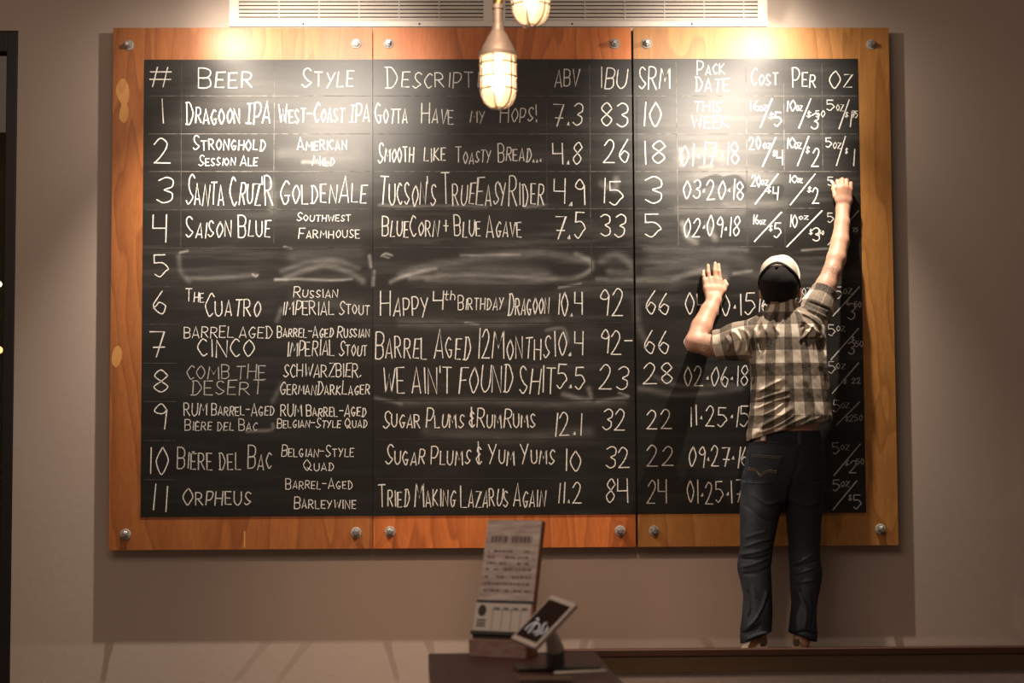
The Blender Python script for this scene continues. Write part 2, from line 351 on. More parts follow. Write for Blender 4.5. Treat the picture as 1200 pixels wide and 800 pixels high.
class Ribbon:
    def __init__(s): s.v = []; s.f = []; s.d = []
    def stroke(s, pts, wd, dens):
        """pts in photo pixels on the board plane"""
        P = [U(x, y, BF) for x, y in pts]; P = [np.array((p[0], p[2])) for p in P]
        Q = [P[0]]
        for p in P[1:]:
            if np.hypot(*(p-Q[-1])) > .0008: Q.append(p)
        if len(Q) < 2: return
        # round pen: extend ends a little
        t0 = (Q[0]-Q[1])/np.hypot(*(Q[0]-Q[1])); t1 = (Q[-1]-Q[-2])/np.hypot(*(Q[-1]-Q[-2])); Q[0] = Q[0]+t0*wd*.35; Q[-1] = Q[-1]+t1*wd*.35
        base = len(s.v); n = len(Q)
        for i, p in enumerate(Q):
            a = Q[max(i-1, 0)]; b = Q[min(i+1, n-1)]; t = (b-a)/(np.hypot(*(b-a))+1e-9); m = np.array((-t[1], t[0]))
            k = 1.
            if 0 < i < n-1:
                u = (p-a)/(np.hypot(*(p-a))+1e-9); k = min(1.6, 1/max(.4, abs(np.dot(u, t))))
            ww = wd*.5*k*(1+.16*math.sin(i*1.7+base)); y = BF-.0036-.0000004*(base % 997)
            for sg in (1, -1): q = p+m*ww*sg; s.v.append((q[0], y, q[1])); s.d.append(dens)
        for i in range(n-1): a = base+2*i; s.f.append((a, a+1, a+3, a+2))
    def text(s, st, x0, x1, yt, yb, dens=.86, small=.72, wd=None, slant=.03):
        H = yb-yt; adv = []; x = 0.
        for ch in st:
            up = ch.upper(); k = small if (ch.islower() and ch not in '{}') else 1.
            if up == 'È': k = small
            wg = gw(up if up in GLYPH else ch)*k; adv.append((x, k, up if up in GLYPH else ch)); x += wg+(2.1 if ch != ' ' else .4)*(.8+.2*k)
        tot = x-1.9; sx = (x1-x0)/tot
        wd = wd or (.0052 if H > 19 else .0045 if H > 13 else .0039)
        for (ox, k, g) in adv:
            jy = random.uniform(-.05, .05)*H; js = 1+random.uniform(-.07, .07); jr = random.uniform(-.07, .09)
            for stt in GLYPH[g]:
                sm = stt[0] == '~'; pts = []
                for tk in stt.replace('~', '').split():
                    gx, gy = int(tk[0])*k, int(tk[1])*k*js/8.
                    gx += random.uniform(-.12, .12); gy += random.uniform(-.012, .012)
                    pts.append((x0+(ox+gx)*sx+(gy*H)*(slant+jr), yb+jy-gy*H))
                s.stroke(crv(pts, 6) if sm else pts, wd, dens)
    def make(s, name, m):
        me = bpy.data.meshes.new(name); me.from_pydata(s.v, [], s.f); a = me.attributes.new('chalk_and_shade', 'FLOAT', 'POINT'); a.data.foreach_set('value', s.d); return link(name, me, m)
W = [Ribbon(), Ribbon(), Ribbon()]
T0 = [
('#', 175.5, 200, 78, 102), ('1', 188, 192, 118, 144.5), ('2', 181, 200, 164, 191.5), ('3', 183.5, 201, 207.5, 237.5), ('4', 178.5, 195, 252.5, 282.5), ('5', 181.5, 198, 297.5, 324.5), ('6', 180, 194.5, 341, 368.5), ('7', 177, 194.5, 386, 417.5), ('8', 181, 198, 432, 459), ('9', 179, 193.5, 474.5, 504), ('10', 174, 196.5, 525, 555), ('11', 175, 195, 568.5, 598.5),
('Beer', 233, 295.5, 78.5, 102.5), ('Dragoon |PA', 218, 316.5, 121, 145), ('Stronghold', 226.5, 310.5, 160, 176), ('Session Ale', 233, 301.5, 182, 194), ("Santa Cruz'R", 218, 320, 207, 240), ('Saison Blue', 218, 316.5, 252.5, 278), ('The', 218, 239, 338.5, 353.5), ('Cuatro', 240, 305, 345.5, 371), ('BARREL AGED', 216, 319.5, 382.5, 395.5), ('CINCO', 232, 298, 398, 417.5),
('COMB THE', 219, 311.5, 428.5, 444, .45), ('DESERT', 224, 308, 446.5, 462, .5), ('RUM Barrel-Aged', 216, 321, 472.5, 486.5, .75), ('Bière del Bac', 217, 301, 491, 504, .7), ('Bière del Bac', 208, 318, 523.5, 549.5, .62), ('Orpheus', 214, 293.5, 570, 591, .75),  # some thin chalk; lower rows also dimmed for the weaker light
('Style', 354, 414, 78.5, 102), ('West-Coast |PA', 327, 433, 122, 143.5), ('American', 348.5, 406.5, 161, 175.5), ('Mild', 366, 391.5, 182, 194), ('GoldenAle', 328, 429, 209, 238), ('Southwest', 348, 411, 249, 259), ('Farmhouse', 350, 421.5, 266.5, 279), ('Russian', 344, 395.5, 336.5, 348.5), ('IMPERIAL Stout', 331, 433, 353.5, 368.5), ('Barrel-Aged Russian', 325, 433, 381.5, 395), ('IMPERIAL Stout', 336.5, 430, 399.5, 416.5),
('SCHWARZBIER,', 332.5, 423, 426.5, 441.5), ('GermanDarkLager', 328, 433, 447, 462), ('RUM Barrel-Aged', 329, 428.5, 474, 487.5, .9), ('Belgian-Style Quad', 325, 430, 489.5, 501, .9), ('Belgian-Style', 330, 414.5, 522, 535, .85), ('Quad', 356, 391, 539, 551, .85), ('Barrel-Aged', 335, 413, 560.5, 572.5, .8), ('Barleywine', 345, 417, 582, 595.5, .8)]
T1 = [
('Description', 452, 590, 78.5, 102.5), ('Gotta', 440, 477, 122, 145), ('Have', 494, 531, 123, 145), ('my', 551, 568, 124, 144), ('Hops!', 586, 629, 122, 143), ('Smooth', 443, 484.5, 167, 190), ('like', 497, 522, 168, 189), ('Toasty', 534, 575, 172, 191), ('Bread...', 584, 634, 169, 189), ("Tucson's TrueEasyRider", 444, 637, 206, 240), ('BlueCorn + Blue Agave', 448, 611, 253, 277),
('Happy', 446, 502, 340, 370), ('4', 507, 519, 340, 362), ('{}', 520, 533, 341, 351), ('Birthday', 537, 590, 345, 363), ('Dragoon', 595, 643, 343, 368), ('Barrel Aged 12Months', 440, 643, 387, 420), ("WE AIN'T FOUND SHIT", 449, 650, 430, 460), ('Sugar Plums &RumRums', 449, 627, 480, 501), ('Sugar Plums & Yum Yums', 452, 649, 522, 544), ('Tried Making Lazarus Again', 444, 638, 567, 593),
('ABV', 650, 678.5, 81.5, 101.5), ('7.3', 648, 681, 120.5, 147), ('4.8', 648, 681, 166, 191.5), ('4.9', 649, 686, 209.5, 240), ('7.5', 649, 685, 251, 279), ('10.4', 653, 682.5, 344, 369.5), ('10.4', 649, 683, 387.5, 416), ('5.5', 652, 685, 428, 455), ('12.1', 649, 681, 484.5, 510), ('10', 661, 681, 525.5, 551), ('11.2', 653, 681.5, 566, 589),
('IBU', 703, 733.5, 80, 103.5), ('83', 705, 735, 119, 147.5), ('26', 707, 736, 166, 191.5), ('15', 705, 730.5, 209.5, 239), ('33', 704, 731, 251, 276.5), ('92', 702, 730, 338, 369.5), ('92-', 703, 741, 386, 414.5), ('23', 702, 734, 428.5, 455.5), ('32', 706, 732, 480.5, 504), ('32', 710, 738, 523.5, 547.5), ('84', 710, 736, 560, 588)]
T2 = [
('SRM', 749, 785, 79, 104), ('Pack', 817, 849, 71.5, 87.5), ('DATE', 815, 854, 92, 107), ('THIS', 813, 845, 119, 131), ('WEEK', 811, 854, 136, 150), ('10', 752, 774, 119.5, 148), ('18', 753, 779, 166, 192.5), ('3', 756, 775, 209, 238.5), ('5', 756, 775, 248.5, 277), ('66', 756, 783, 343, 368), ('66', 755, 783, 387, 413.5), ('28', 754, 788, 425, 449), ('22', 758, 787, 480, 502), ('22', 758, 789, 522, 546, .6), ('24', 758, 781, 562, 590, .6),  # last entries dimmed: the arm's shadow put into their chalk tone
('Cost', 879.5, 911.5, 81, 100), ('Per', 929, 955.5, 81, 102), ('Oz', 971, 998, 82, 103), ('01·17·18', 797, 866, 168, 193), ('03·20·18', 801, 871, 211, 233), ('02·09·18', 801, 866, 255, 277), ('04·10·15', 804, 884, 344, 369), ('0', 802, 812, 390, 409), ('02·06·18', 802, 876, 430, 452), ('11·25·15', 808, 878, 476, 499), ('09·27·16', 807, 876, 524, 547), ('01·25·17', 806, 870, 563, 589)]
for Wi, T in zip(W, (T0, T1, T2)):
    for e in T: Wi.text(*e)
def price(size, oz, sl, dol, dens=.95):
    r = W[2]
    r.text(size[0], *size[1:], dens=dens, wd=.0048); r.text('oz', *oz, dens=dens, small=1., wd=.0038); r.stroke([sl[:2], sl[2:]], .0056, dens)
    for st, a, b, c_, d_ in dol: r.text(st, a, b, c_, d_, dens=dens, wd=.0038 if d_-c_ < 10 else .0050)
price(('16', 878, 889.5, 119, 130), (890.5, 898.5, 124, 130), (904.6, 116, 891, 149), [('$', 901, 906, 131.5, 139.5), ('5', 907.5, 915.5, 132, 148.5)])
price(('10', 921, 932, 118, 130), (933, 940, 124, 130), (950, 116, 936, 150), [('$', 945, 950, 130, 138), ('3', 950, 958, 134, 151), ('50', 956, 966, 130, 137.5)])
price(('5', 969, 978, 118, 130), (980, 988, 123, 130), (995, 117, 983, 151), [('$', 990, 993.5, 131, 138), ('1', 994, 997, 132, 149), ('75', 998.5, 1004.5, 130, 138)], .85)
price(('20', 878, 891, 161, 175), (894, 903, 168, 174), (909, 161, 893.5, 195), [('$', 905.5, 909, 176, 183), ('4', 910, 917, 176, 193)])
price(('10', 921, 932, 162, 174), (931, 939, 167, 174), (947.5, 160, 934.5, 194), [('$', 944, 948, 172, 180), ('2', 951, 959, 174, 194)])
price(('5', 968, 975, 162, 173), (976, 985, 167, 174), (990.5, 160, 980, 194), [('$', 990, 993, 173, 180), ('1', 997, 1001, 175, 194)], .85)
price(('20', 880, 891, 205, 218), (892, 900, 211, 217), (911.5, 204, 885, 239), [('$', 899, 903, 217, 226), ('4', 905, 911, 219, 234)])
price(('10', 924, 934, 205, 214), (934, 940, 209, 214), (955, 204, 926, 240), [('$', 946, 950, 219, 226), ('2', 952, 959.5, 219, 238)])
r = W[2]; r.text('5', 970, 977, 207, 217, dens=.8)
price(('16', 882, 889, 252, 263), (890, 897, 258, 263), (915.6, 248.7, 884, 283), [('$', 901, 905, 263, 271), ('5', 907, 915, 263, 279)])
price(('10', 925, 934, 252, 266), (936, 947, 253, 257), (963, 247, 922, 289), [('$', 948, 952, 268, 275), ('3', 952.5, 960, 268, 283), ('50', 959, 965, 270, 275)])
price(('5', 970, 977, 250, 261), (979, 984, 254, 260), (1006, 247, 970, 287), [('75', 999, 1005, 267, 272)], .6)
r.text('16', 888, 899, 344, 366); price(('10', 928, 938, 342, 357), (940, 950, 338, 346), (962, 336, 938, 372), [], .8)
def oz5(x, y, sl, dol, dens): price(('5', x, x+8, y, y+13), (x+9, x+19, y+2, y+8), sl, dol, dens)  # low density here paints in the shade at the lower right
oz5(979, 336, (1007, 336, 976, 370), [('$', 991, 994, 350, 357), ('3', 993, 1001, 357, 375), ('50', 1001, 1009, 353, 360)], .6)
oz5(971, 380, (1006, 384.6, 973.5, 421.5), [('$', 998, 1001, 394, 400), ('3', 994, 1001, 402, 415), ('50', 1002, 1011, 399, 406)], .6)
oz5(971, 424, (1006, 425, 975, 461), [('$', 988, 992, 444, 450), ('22', 998, 1008, 443, 449)], .5)
oz5(976, 470, (1007, 471, 980, 498), [('$', 990, 994, 487, 494), ('2', 995, 1000, 486, 494), ('50', 1001, 1010, 486, 493)], .45)
oz5(976, 519, (1008, 520, 977, 557), [('$', 990, 994, 538, 546), ('2', 995, 1003, 538, 553), ('50', 1003, 1012, 537, 544)], .55)
oz5(976, 562, (1004, 563, 976, 597), [('$', 994, 998, 579, 587), ('5', 1000, 1009, 579, 596)], .6)
# ruled lines (pixel endpoints, panel, density)
RULE = []
for y in (112.5, 157, 201): RULE += [(0, (175, y, 434, y), .34), (1, (438, y, 741, y), .3), (2, (745, y, 1003, y), .34)]
RULE += [(0, (172, 246, 434, 245), .2), (1, (439, 245.5, 741, 244.5), .2), (2, (746, 244.5, 960, 244), .2), (0, (170, 291, 434, 290), .12), (1, (439, 290, 741, 289.5), .14), (2, (746, 289.5, 905, 289), .2)]
for y, e in ((336, 205), (380, 210), (425.5, 207), (470.5, 206), (516, 206), (562, 206)): RULE += [(0, (169, y, e, y), .16), (1, (440, y-1, 742, y-2), .05)]
RULE += [(0, (213, 72, 212, 290), .15), (0, (322, 72, 321, 200), .3), (0, (321, 200, 321, 285), .12), (1, (640, 72, 641, 245), .15), (1, (691, 76, 692, 255), .28), (1, (692, 255, 694, 345), .1), (2, (792, 73, 793, 157), .4), (2, (793, 157, 795, 290), .4),
 (2, (874, 73, 875, 200), .4), (2, (875, 200, 876, 290), .15), (2, (918, 74, 919, 200), .34), (2, (919, 200, 920, 290), .12), (2, (963, 75, 964, 200), .26), (2, (746, 113, 746, 290), .1)]
labels = ['left chalkboard panel in amber plywood listing beer names and styles', 'middle chalkboard panel in orange plywood listing beer descriptions, ABV and IBU', 'right chalkboard panel in honey plywood with pack dates and prices, where the man writes']
BOLT = [[(150, 52), (417, 50), (417, 624), (146, 626)], [(455, 50), (720.5, 50), (727, 622), (457, 623)], [(758.5, 50), (1022, 51), (1033, 620), (767, 622)]]
def plane_pts(x0, x1, z0, z1): return [(x0, z0), (x1, z0), (x1, z1), (x0, z1)]
for i in range(3):
    x0, x1 = PX[i]; root = empty('chalkboard_panel', ((x0+x1)/2, BF, BZ0), labels[i], 'chalkboard', 'chalkboard menu panels')
    wm = M[('wood_left', 'wood_mid', 'wood_right')[i]]
    # plywood sheet
    bm = bmesh.new(); box(bm, x0, x1, BF, BF+.018, BZ0, BZ1, .0015); kid(frombm('plywood_sheet', bm, wm), root)
    # painted field: fine grid carrying chalk dust and painted-in lamp glare, 3 mm proud of the sheet
    c = [m2(*q) for q in FIELD[i]]                       # tl tr br bl
    fx0, fx1 = (c[0][0]+c[3][0])/2, (c[1][0]+c[2][0])/2; fz1, fz0 = (c[0][1]+c[1][1])/2, (c[2][1]+c[3][1])/2
    if i > 0: fx0 = x0-.0005
    if i < 2: fx1 = x1+.0005
    nx, nz = int((fx1-fx0)/.0055), int((fz1-fz0)/.0055)
    gx = np.linspace(fx0, fx1, nx); gz = np.linspace(fz0, fz1, nz); X, Z = np.meshgrid(gx, gz, indexing='ij')
    base = .004+.020*np.clip(fbm(X, Z, 3.2, 1, 2.6)-.45, 0, 1)*2+.036*np.clip(fbm(X, Z, 7.7, .35, 4.)-.52, 0, 1)*2
    row = (BZ1-Z)/(BZ1-BZ0)
    base *= 1+1.6*np.exp(-((row-.45)/.11)**2)+(.7 if i == 2 else .35 if i == 1 else 0)*np.exp(-((row-.3)/.25)**2)
    if i == 0: base *= .8
    cpx = m2(838, 195) if i == 2 else m2(405, 160); base += (.06 if i == 2 else .085 if i == 0 else 0)*np.exp(-((X-cpx[0])/(.24 if i == 2 else .2))**2-((Z-cpx[1])/.26)**2)*(.5+fbm(X, Z, 9., .5, 2.))  # chalk haze plus lamp glare, painted in as lighter pools
    base *= np.where(row > .72, .75, 1.)
    warp = .006*(fbm(X, Z, 14.)-.5)
    tex = .35+1.1*fbm(X, Z, 26., .5, 2.2)
    for pts, wd, st in SMEAR:
        mp = px2m(crv(pts)); xs = [q[0] for q in mp]
        if max(xs) < fx0-.1 or min(xs) > fx1+.1 or st == 0: continue
        d = seg_dist(X+warp, Z+warp, mp)/(wd*.004); base += st*np.exp(-d**2*1.2)*tex*.85
    for pts, wd in WIPE:
        if i != 2: continue
        d = seg_dist(X+warp*1.5, Z+warp*1.5, px2m(crv(pts)))/(wd*.004); base *= 1-np.clip((1.12-d)*5, 0, 1)
    yb = BF-.003; n = nx*nz
    V = np.stack([X, np.full_like(X, yb), Z], -1).reshape(-1, 3); idx = np.arange(n).reshape(nx, nz)
    Fq = np.stack([idx[:-1, :-1], idx[1:, :-1], idx[1:, 1:], idx[:-1, 1:]], -1).reshape(-1, 4).tolist()
    b4 = len(V); V = V.tolist()+[(fx0, BF+.0175, fz0), (fx1, BF+.0175, fz0), (fx1, BF+.0175, fz1), (fx0, BF+.0175, fz1)]
    cs = [idx[0, 0], idx[-1, 0], idx[-1, -1], idx[0, -1]]
    Fq += [[b4+1, b4, b4+3, b4+2]]
    for k, loop in enumerate((idx[:, 0], idx[-1, :], idx[::-1, -1], idx[0, ::-1])): Fq.append([b4+(k+1) % 4, *[int(q) for q in loop[::-1]], b4+k] if False else [int(q) for q in loop[::-1]]+[b4+k, b4+(k+1) % 4])
    me = bpy.data.meshes.new('chalkboard_surface'); me.from_pydata(V, [], Fq); at = me.attributes.new('dust_glare', 'FLOAT', 'POINT'); at.data.foreach_set('value', np.concatenate([np.clip(base, 0, 1).ravel(), np.zeros(4)]).astype(np.float32))
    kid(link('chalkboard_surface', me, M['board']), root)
    kid(W[i].make('chalk_lettering', M['chalk']), root)
    R = Ribbon()
    for pi, (a, b, c_, d_), den in RULE:
        if pi != i: continue
        k = max(2, int(math.hypot(c_-a, d_-b)/6)); 
        for j in range(k):
            t0, t1 = j/k, (j+1)/k; dd = den*(.55+.9*random.random())
            R.stroke([(a+(c_-a)*t0, b+(d_-b)*t0), (a+(c_-a)*t1, b+(d_-b)*t1)], .0034, dd*.36)
    for q in range(len(R.v)): v = R.v[q]; R.v[q] = (v[0], v[1]+.0003, v[2])
    kid(R.make('chalk_ruling', M['chalk']), root)
    for (px, py) in BOLT[i]:
        p = U(px, py, BF-.02); mt = Matrix.Translation((p[0], BF, p[2])) @ Matrix.Rotation(PI/2, 4, 'X')
        bm = bmesh.new()
        lathe(bm, [(.0245, -.001), (.0245, .004), (.0225, .006)], 28, mt)
        ws = kid(frombm('washer', bm, M['washer'], smooth=True), root)
        bm = bmesh.new(); lathe(bm, [(.0165, .005), (.0165, .020), (.014, .023)], 6, mt @ Matrix.Rotation(random.uniform(0, 1), 4, 'Z'))
        lathe(bm, [(.0105, .02), (.0105, .040), (.0085, .043)], 18, mt)
        bo = frombm('bolt_nut', bm, M['zinc']); bo.parent = ws
        bm = bmesh.new(); lathe(bm, [(.0095, 0), (.0095, .09)], 16, Matrix.Translation((p[0], -.0005, p[2])) @ Matrix.Rotation(PI/2, 4, 'X')); kid(frombm('standoff_rod', bm, M['zinc']), root)
    if i == 1:
        bm = bmesh.new(); box(bm, x1-.03, x1+.022, BF+.0185, BF+.034, BZ0+.01, BZ1-.01); kid(frombm('gap_light_stop', bm, M['dark']), root)  # unseen strip added to stop light passing through the panel gap
    if i == 0:
        for pc in ([(136, 103), (141, 93.5), (146.5, 93), (151, 103), (151, 116), (149, 122), (151, 130), (149, 140), (145, 144), (140, 139), (140.5, 130), (142, 122), (137, 112)], [(131, 420), (133, 410), (138, 405), (142, 409), (143, 418), (140, 426), (136, 430.5), (132, 427)]):
            pts = crv([U(a, b, BF) for a, b in pc]+[U(*pc[0], BF)], 5)[:-1]; bm = bmesh.new()
            f1 = bm.faces.new([bm.verts.new((q[0], BF-.0008, q[2])) for q in pts]); ex = bmesh.ops.extrude_face_region(bm, geom=[f1])
            for q in ex['geom']:
                if isinstance(q, bmesh.types.BMVert): q.co.y += .0007
            tag(kid(frombm('veneer_patch', bm, M['patch']), root), 'pale football shaped veneer repair patch')
        bm = bmesh.new(); a = U(286.5, 622, BF); b = U(288, 642, BF); box(bm, a[0]-.003, a[0]+.004, BF-.0006, BF-.0001, b[2], a[2]); kid(frombm('scratch', bm, M['patch']), root)
# ------------------------------------------------------------------ wooden ledge the man stands on
FEET_Z = float(U(895, 773, -.48)[2])
LX0 = float(U(655, 760, -.5)[0]); LX1 = 5.0
led = empty('bench_ledge', ((LX0+LX1)/2, -.3, 0), 'dark wood topped plaster bench ledge under the right panel, man standing on it', 'ledge')
bm = bmesh.new(); box(bm, LX0, LX1, -.60, -.002, FEET_Z-.035, FEET_Z, .003); kid(frombm('ledge_top', bm, M['ledge']), led)
RZ = float(U(900, 759.6, -.63)[2]); RB = float(U(900, 767.5, -.63)[2]); FB = float(U(900, 787, -.63)[2])
bm = bmesh.new(); box(bm, LX0, LX1, -.64, -.60, RB, RZ, .004); kid(frombm('front_lip', bm, M['ledge']), led)
bm = bmesh.new(); box(bm, LX0, LX1, -.63, -.601, FB, RB+.001, .002); kid(frombm('front_board', bm, M['ledge_face']), led)
bm = bmesh.new(); box(bm, LX0+.02, LX1, -.60, -.002, 0, FEET_Z-.034); kid(frombm('bench_wall', bm, M['bench']), led)

# ------------------------------------------------------------------ counter in the foreground
CY = -3.55
bl = U(502, 764.5, CY); br = U(698, 764.5, CY); CZ = float((bl[2]+br[2])/2)
ctr = empty('counter', (float(bl[0]), CY, 0), 'dark reddish wooden counter in the foreground carrying the tablet and flight menu', 'counter')
ang = math.radians(2.2); rm = Matrix.Translation(Vector((bl[0], CY, 0))) @ Matrix.Rotation(ang, 4, 'Z'); wdt = float(br[0]-bl[0])
bm = bmesh.new(); box(bm, 0, wdt, -1.5, 0, CZ-.045, CZ, .004, rm); kid(frombm('counter_top', bm, M['counter']), ctr)
bm = bmesh.new(); box(bm, .03, wdt-.03, -1.47, -.03, 0, CZ-.044, 0, rm); kid(frombm('counter_body', bm, M['counter']), ctr)

# ------------------------------------------------------------------ leaning flight menu board
def onz(px, py, z):
    d = FWD+RIGHT*((px-600)/FPX)+UPV*((400-py)/FPX); return Vector(CAM+d*((z-CAM[2])/d[2]))
weath = m_noise('weathered_print', (.30, .23, .21), (.58, .52, .48), 30, .7, .3, 0, (.4, 1, 3)); print_dark = mat('printed_ink', (.035, .028, .026), .7); faint_ink = mat('faded_ink', (.12, .085, .075), .8); cardm = mat('white_card', (.55, .50, .46), .6); ply = m_noise('raw_side_wood', (.32, .13, .06), (.42, .18, .085), 20, .6)
basew = m_noise('pinkish_base_wood', (.20, .11, .09), (.33, .24, .21), 40, .7, .3, 0, (.4, 1, 2)); darkstrip = mat('dark_strip', (.02, .022, .022), .6)
p0 = onz(552, 768, CZ); p1 = onz(617, 771, CZ)
depth0 = (p0-Vector(CAM)).length
xa = Vector((math.cos(math.radians(-24)), math.sin(math.radians(-24)), 0)); ya = Vector((-xa.y, xa.x, 0)); zv = Vector((0, 0, 1)); lean = math.radians(17.5)
sc_ = .0023; wmb = .155; Hm = .36
up = (zv*math.cos(lean)+(ya)*math.sin(lean)).normalized(); nrm = xa.cross(up)  # away from viewer is +ya
def frame(o, ex, ey, ez): return Matrix(((ex.x, ey.x, ez.x, o.x), (ex.y, ey.y, ez.y, o.y), (ex.z, ey.z, ez.z, o.z), (0, 0, 0, 1)))
side = (xa*1.0)
fm = frame(p0+ya*.004, xa, up.cross(xa), up)   # y axis of frame points away from viewer
mb = empty('menu_board', tuple(p0), 'tall leaning wood menu board with printed sheet and white card on the counter', 'menu board')
bm = bmesh.new(); box(bm, 0, wmb, .0, .024, .012, Hm, .001, fm); kid(frombm('back_board', bm, ply), mb)
bm = bmesh.new(); box(bm, .001, wmb-.001, -.0015, 0, .145, Hm-.002, 0, fm); sh = kid(frombm('printed_sheet', bm, weath), mb)
rr = random.Random(5); bm = bmesh.new()
def marks(z, h, x0, x1, gap=.3, wmin=.004, wmax=.012, th=-.0019):
    x = x0
    while x < x1:
        wd = rr.uniform(wmin, wmax); 
        if rr.random() > gap: box(bm, x, min(x+wd, x1), th, -.0014, z, z+h, 0, fm)
        x += wd+.003
marks(.298, .018, .018, .132, .12, .004, .008)
for z in (.272, .256, .240, .224, .204, .186, .168): marks(z, .0055, .012, .142, .45)
o = frombm('print', bm, faint_ink); o.parent = sh
bm = bmesh.new(); box(bm, -.002, wmb+.002, -.004, -.0015, .138, .145, 0, fm); kid(frombm('clip_bar', bm, darkstrip), mb)
bm = bmesh.new(); box(bm, -.004, wmb-.004, -.003, 0, .062, .138, 0, fm); cd_ = kid(frombm('white_card', bm, cardm), mb)
bm = bmesh.new(); lathe(bm, [(.0115, 0), (.0115, .0006)], 24, fm @ Matrix.Translation((.016, -.003, .117)) @ Matrix.Rotation(PI/2, 4, 'X') @ Matrix.Diagonal((1, 1.3, 1, 1)))
for z in (.090, .082, .075): box(bm, .004, .029, -.0036, -.003, z, z+.004, 0, fm)
for k in range(4): box(bm, .046+k*.026, .0470+k*.026, -.0036, -.003, .068, .128, 0, fm)
box(bm, .040, .146, -.0036, -.003, .119, .120, 0, fm)
for k in range(4): box(bm, .050+k*.026, .064+k*.026, -.0036, -.003, .122, .126, 0, fm)
o = frombm('card_print', bm, print_dark); o.parent = cd_
bm = bmesh.new(); box(bm, -.006, wmb+.002, -.012, 0, .054, .063, 0, fm); box(bm, -.002, wmb, -.004, 0, .043, .0545, 0, fm); kid(frombm('retaining_strip', bm, darkstrip), mb)
gm = frame(p0, xa, ya, zv)
bm = bmesh.new(); vs = []
box(bm, -.001, wmb, -.006, .075, .0, .042, .002, gm); bb = kid(frombm('base_block', bm, ply), mb)
bm = bmesh.new(); box(bm, -.002, wmb+.001, -.010, -.006, .0, .0425, .001, gm); kid(frombm('base_front', bm, basew), mb)

# ------------------------------------------------------------------ tablet on a stand
tz = -3.95; A = Vector(U(598, 747, tz)); ppm = FPX/(tz-CAM[1])
Lv = Vector((50/ppm, .062, 47/ppm)); Sv = Vector((27/ppm, -.066, -8/ppm))
Lv = Lv; ex = Lv.normalized(); nz_ = Sv.cross(Lv).normalized(); 
if nz_.z < 0: nz_ = -nz_
Lw = Lv.length; ey = nz_.cross(ex).normalized(); 
if ey.dot(Sv) < 0: ey = -ey
Sw = Sv.dot(ey); tm = frame(A, ex, ey, nz_)
if tm.determinant() < 0: pass
white = mat('white_plastic', (.55, .49, .44), .4); screen = mat('tablet_screen', (.022, .010, .008), .08); ink = mat('screen_script', (.5, .47, .43), .5)
ink.node_tree.nodes['Principled BSDF'].inputs['Emission Color'].default_value = (1, .92, .85, 1); ink.node_tree.nodes['Principled BSDF'].inputs['Emission Strength'].default_value = .35
tb = empty('tablet', tuple(A), 'white framed tablet tilted on its stand on the foreground counter', 'tablet')
bm = bmesh.new(); box(bm, 0, Lw, 0, Sw, -.014, 0, .003, tm); kid(frombm('casing', bm, white), tb)
bm = bmesh.new(); box(bm, .013, Lw-.015, .006, Sw-.006, -.001, .0008, 0, tm); scn = kid(frombm('screen', bm, screen), tb)
bm = bmesh.new()
def scr(pts):                                          # script strokes on the screen, u along the long side, v across
    P = [tm @ Vector((u, v, .0016)) for u, v in crv(pts, 6)]; tube(bm, P, .0011, 6)
scr([(.034, .020), (.054, .022), (.064, .034), (.058, .050), (.044, .056), (.036, .046)]); scr([(.030, .036), (.048, .034), (.066, .032)]); scr([(.030, .060), (.042, .066), (.056, .062), (.066, .056), (.074, .060)]); scr([(.072, .022), (.076, .028), (.071, .031)]); scr([(.040, .072), (.052, .078), (.064, .072)])
o = frombm('screen_script', bm, ink); o.parent = scn
stc = onz(651, 783, CZ); grey = mat('stand_grey', (.10, .085, .075), .45)
st = empty('tablet_stand', tuple(stc), 'short white and grey post with dark base plate holding up the tablet', 'stand')
ctrb = tm @ Vector((Lw*.5, Sw*.6, -.028)); mid = Vector((stc.x, stc.y, CZ+.045))
bm = bmesh.new(); tube(bm, [Vector((stc.x, stc.y, CZ+.006)), mid], [.022, .022], 24); kid(frombm('lower_post', bm, grey, smooth=True), st)
bm = bmesh.new(); tube(bm, [mid, mid*.62+ctrb*.38, ctrb], [.0215, .019, .009], 24); kid(frombm('upper_post', bm, mat('post_white', (.8, .75, .69), .5), smooth=True), st)
bm = bmesh.new(); gm2 = Matrix.Translation((stc.x, stc.y, CZ)) @ Matrix.Rotation(.12, 4, 'Z'); box(bm, -.10, .10, -.055, .03, .0005, .008, .002, gm2); kid(frombm('base_plate', bm, mat('base_dark', (.035, .02, .015), .4)), st)
pen = onz(680, 789, CZ)
bm = bmesh.new(); tube(bm, [onz(649, 788.5, CZ+.0125), onz(651, 788.5, CZ+.0125), onz(709, 786, CZ+.0125), onz(711, 786, CZ+.0125)], [.002, .004, .004, .002], 12)
tag(frombm('stylus', bm, white, smooth=True), 'slim pale stylus lying at the tablet stand base', 'stylus')
rp = onz(622, 800, CZ); bm = bmesh.new(); box(bm, -.03, .09, -.05, .012, .009, .014, .001, Matrix.Translation(rp) @ Matrix.Rotation(.05, 4, 'Z'))
tag(frombm('receipt_tray', bm, mat('tray_brown', (.11, .055, .038), .5)), 'small brown tray lying at the front of the counter under the tablet', 'tray')

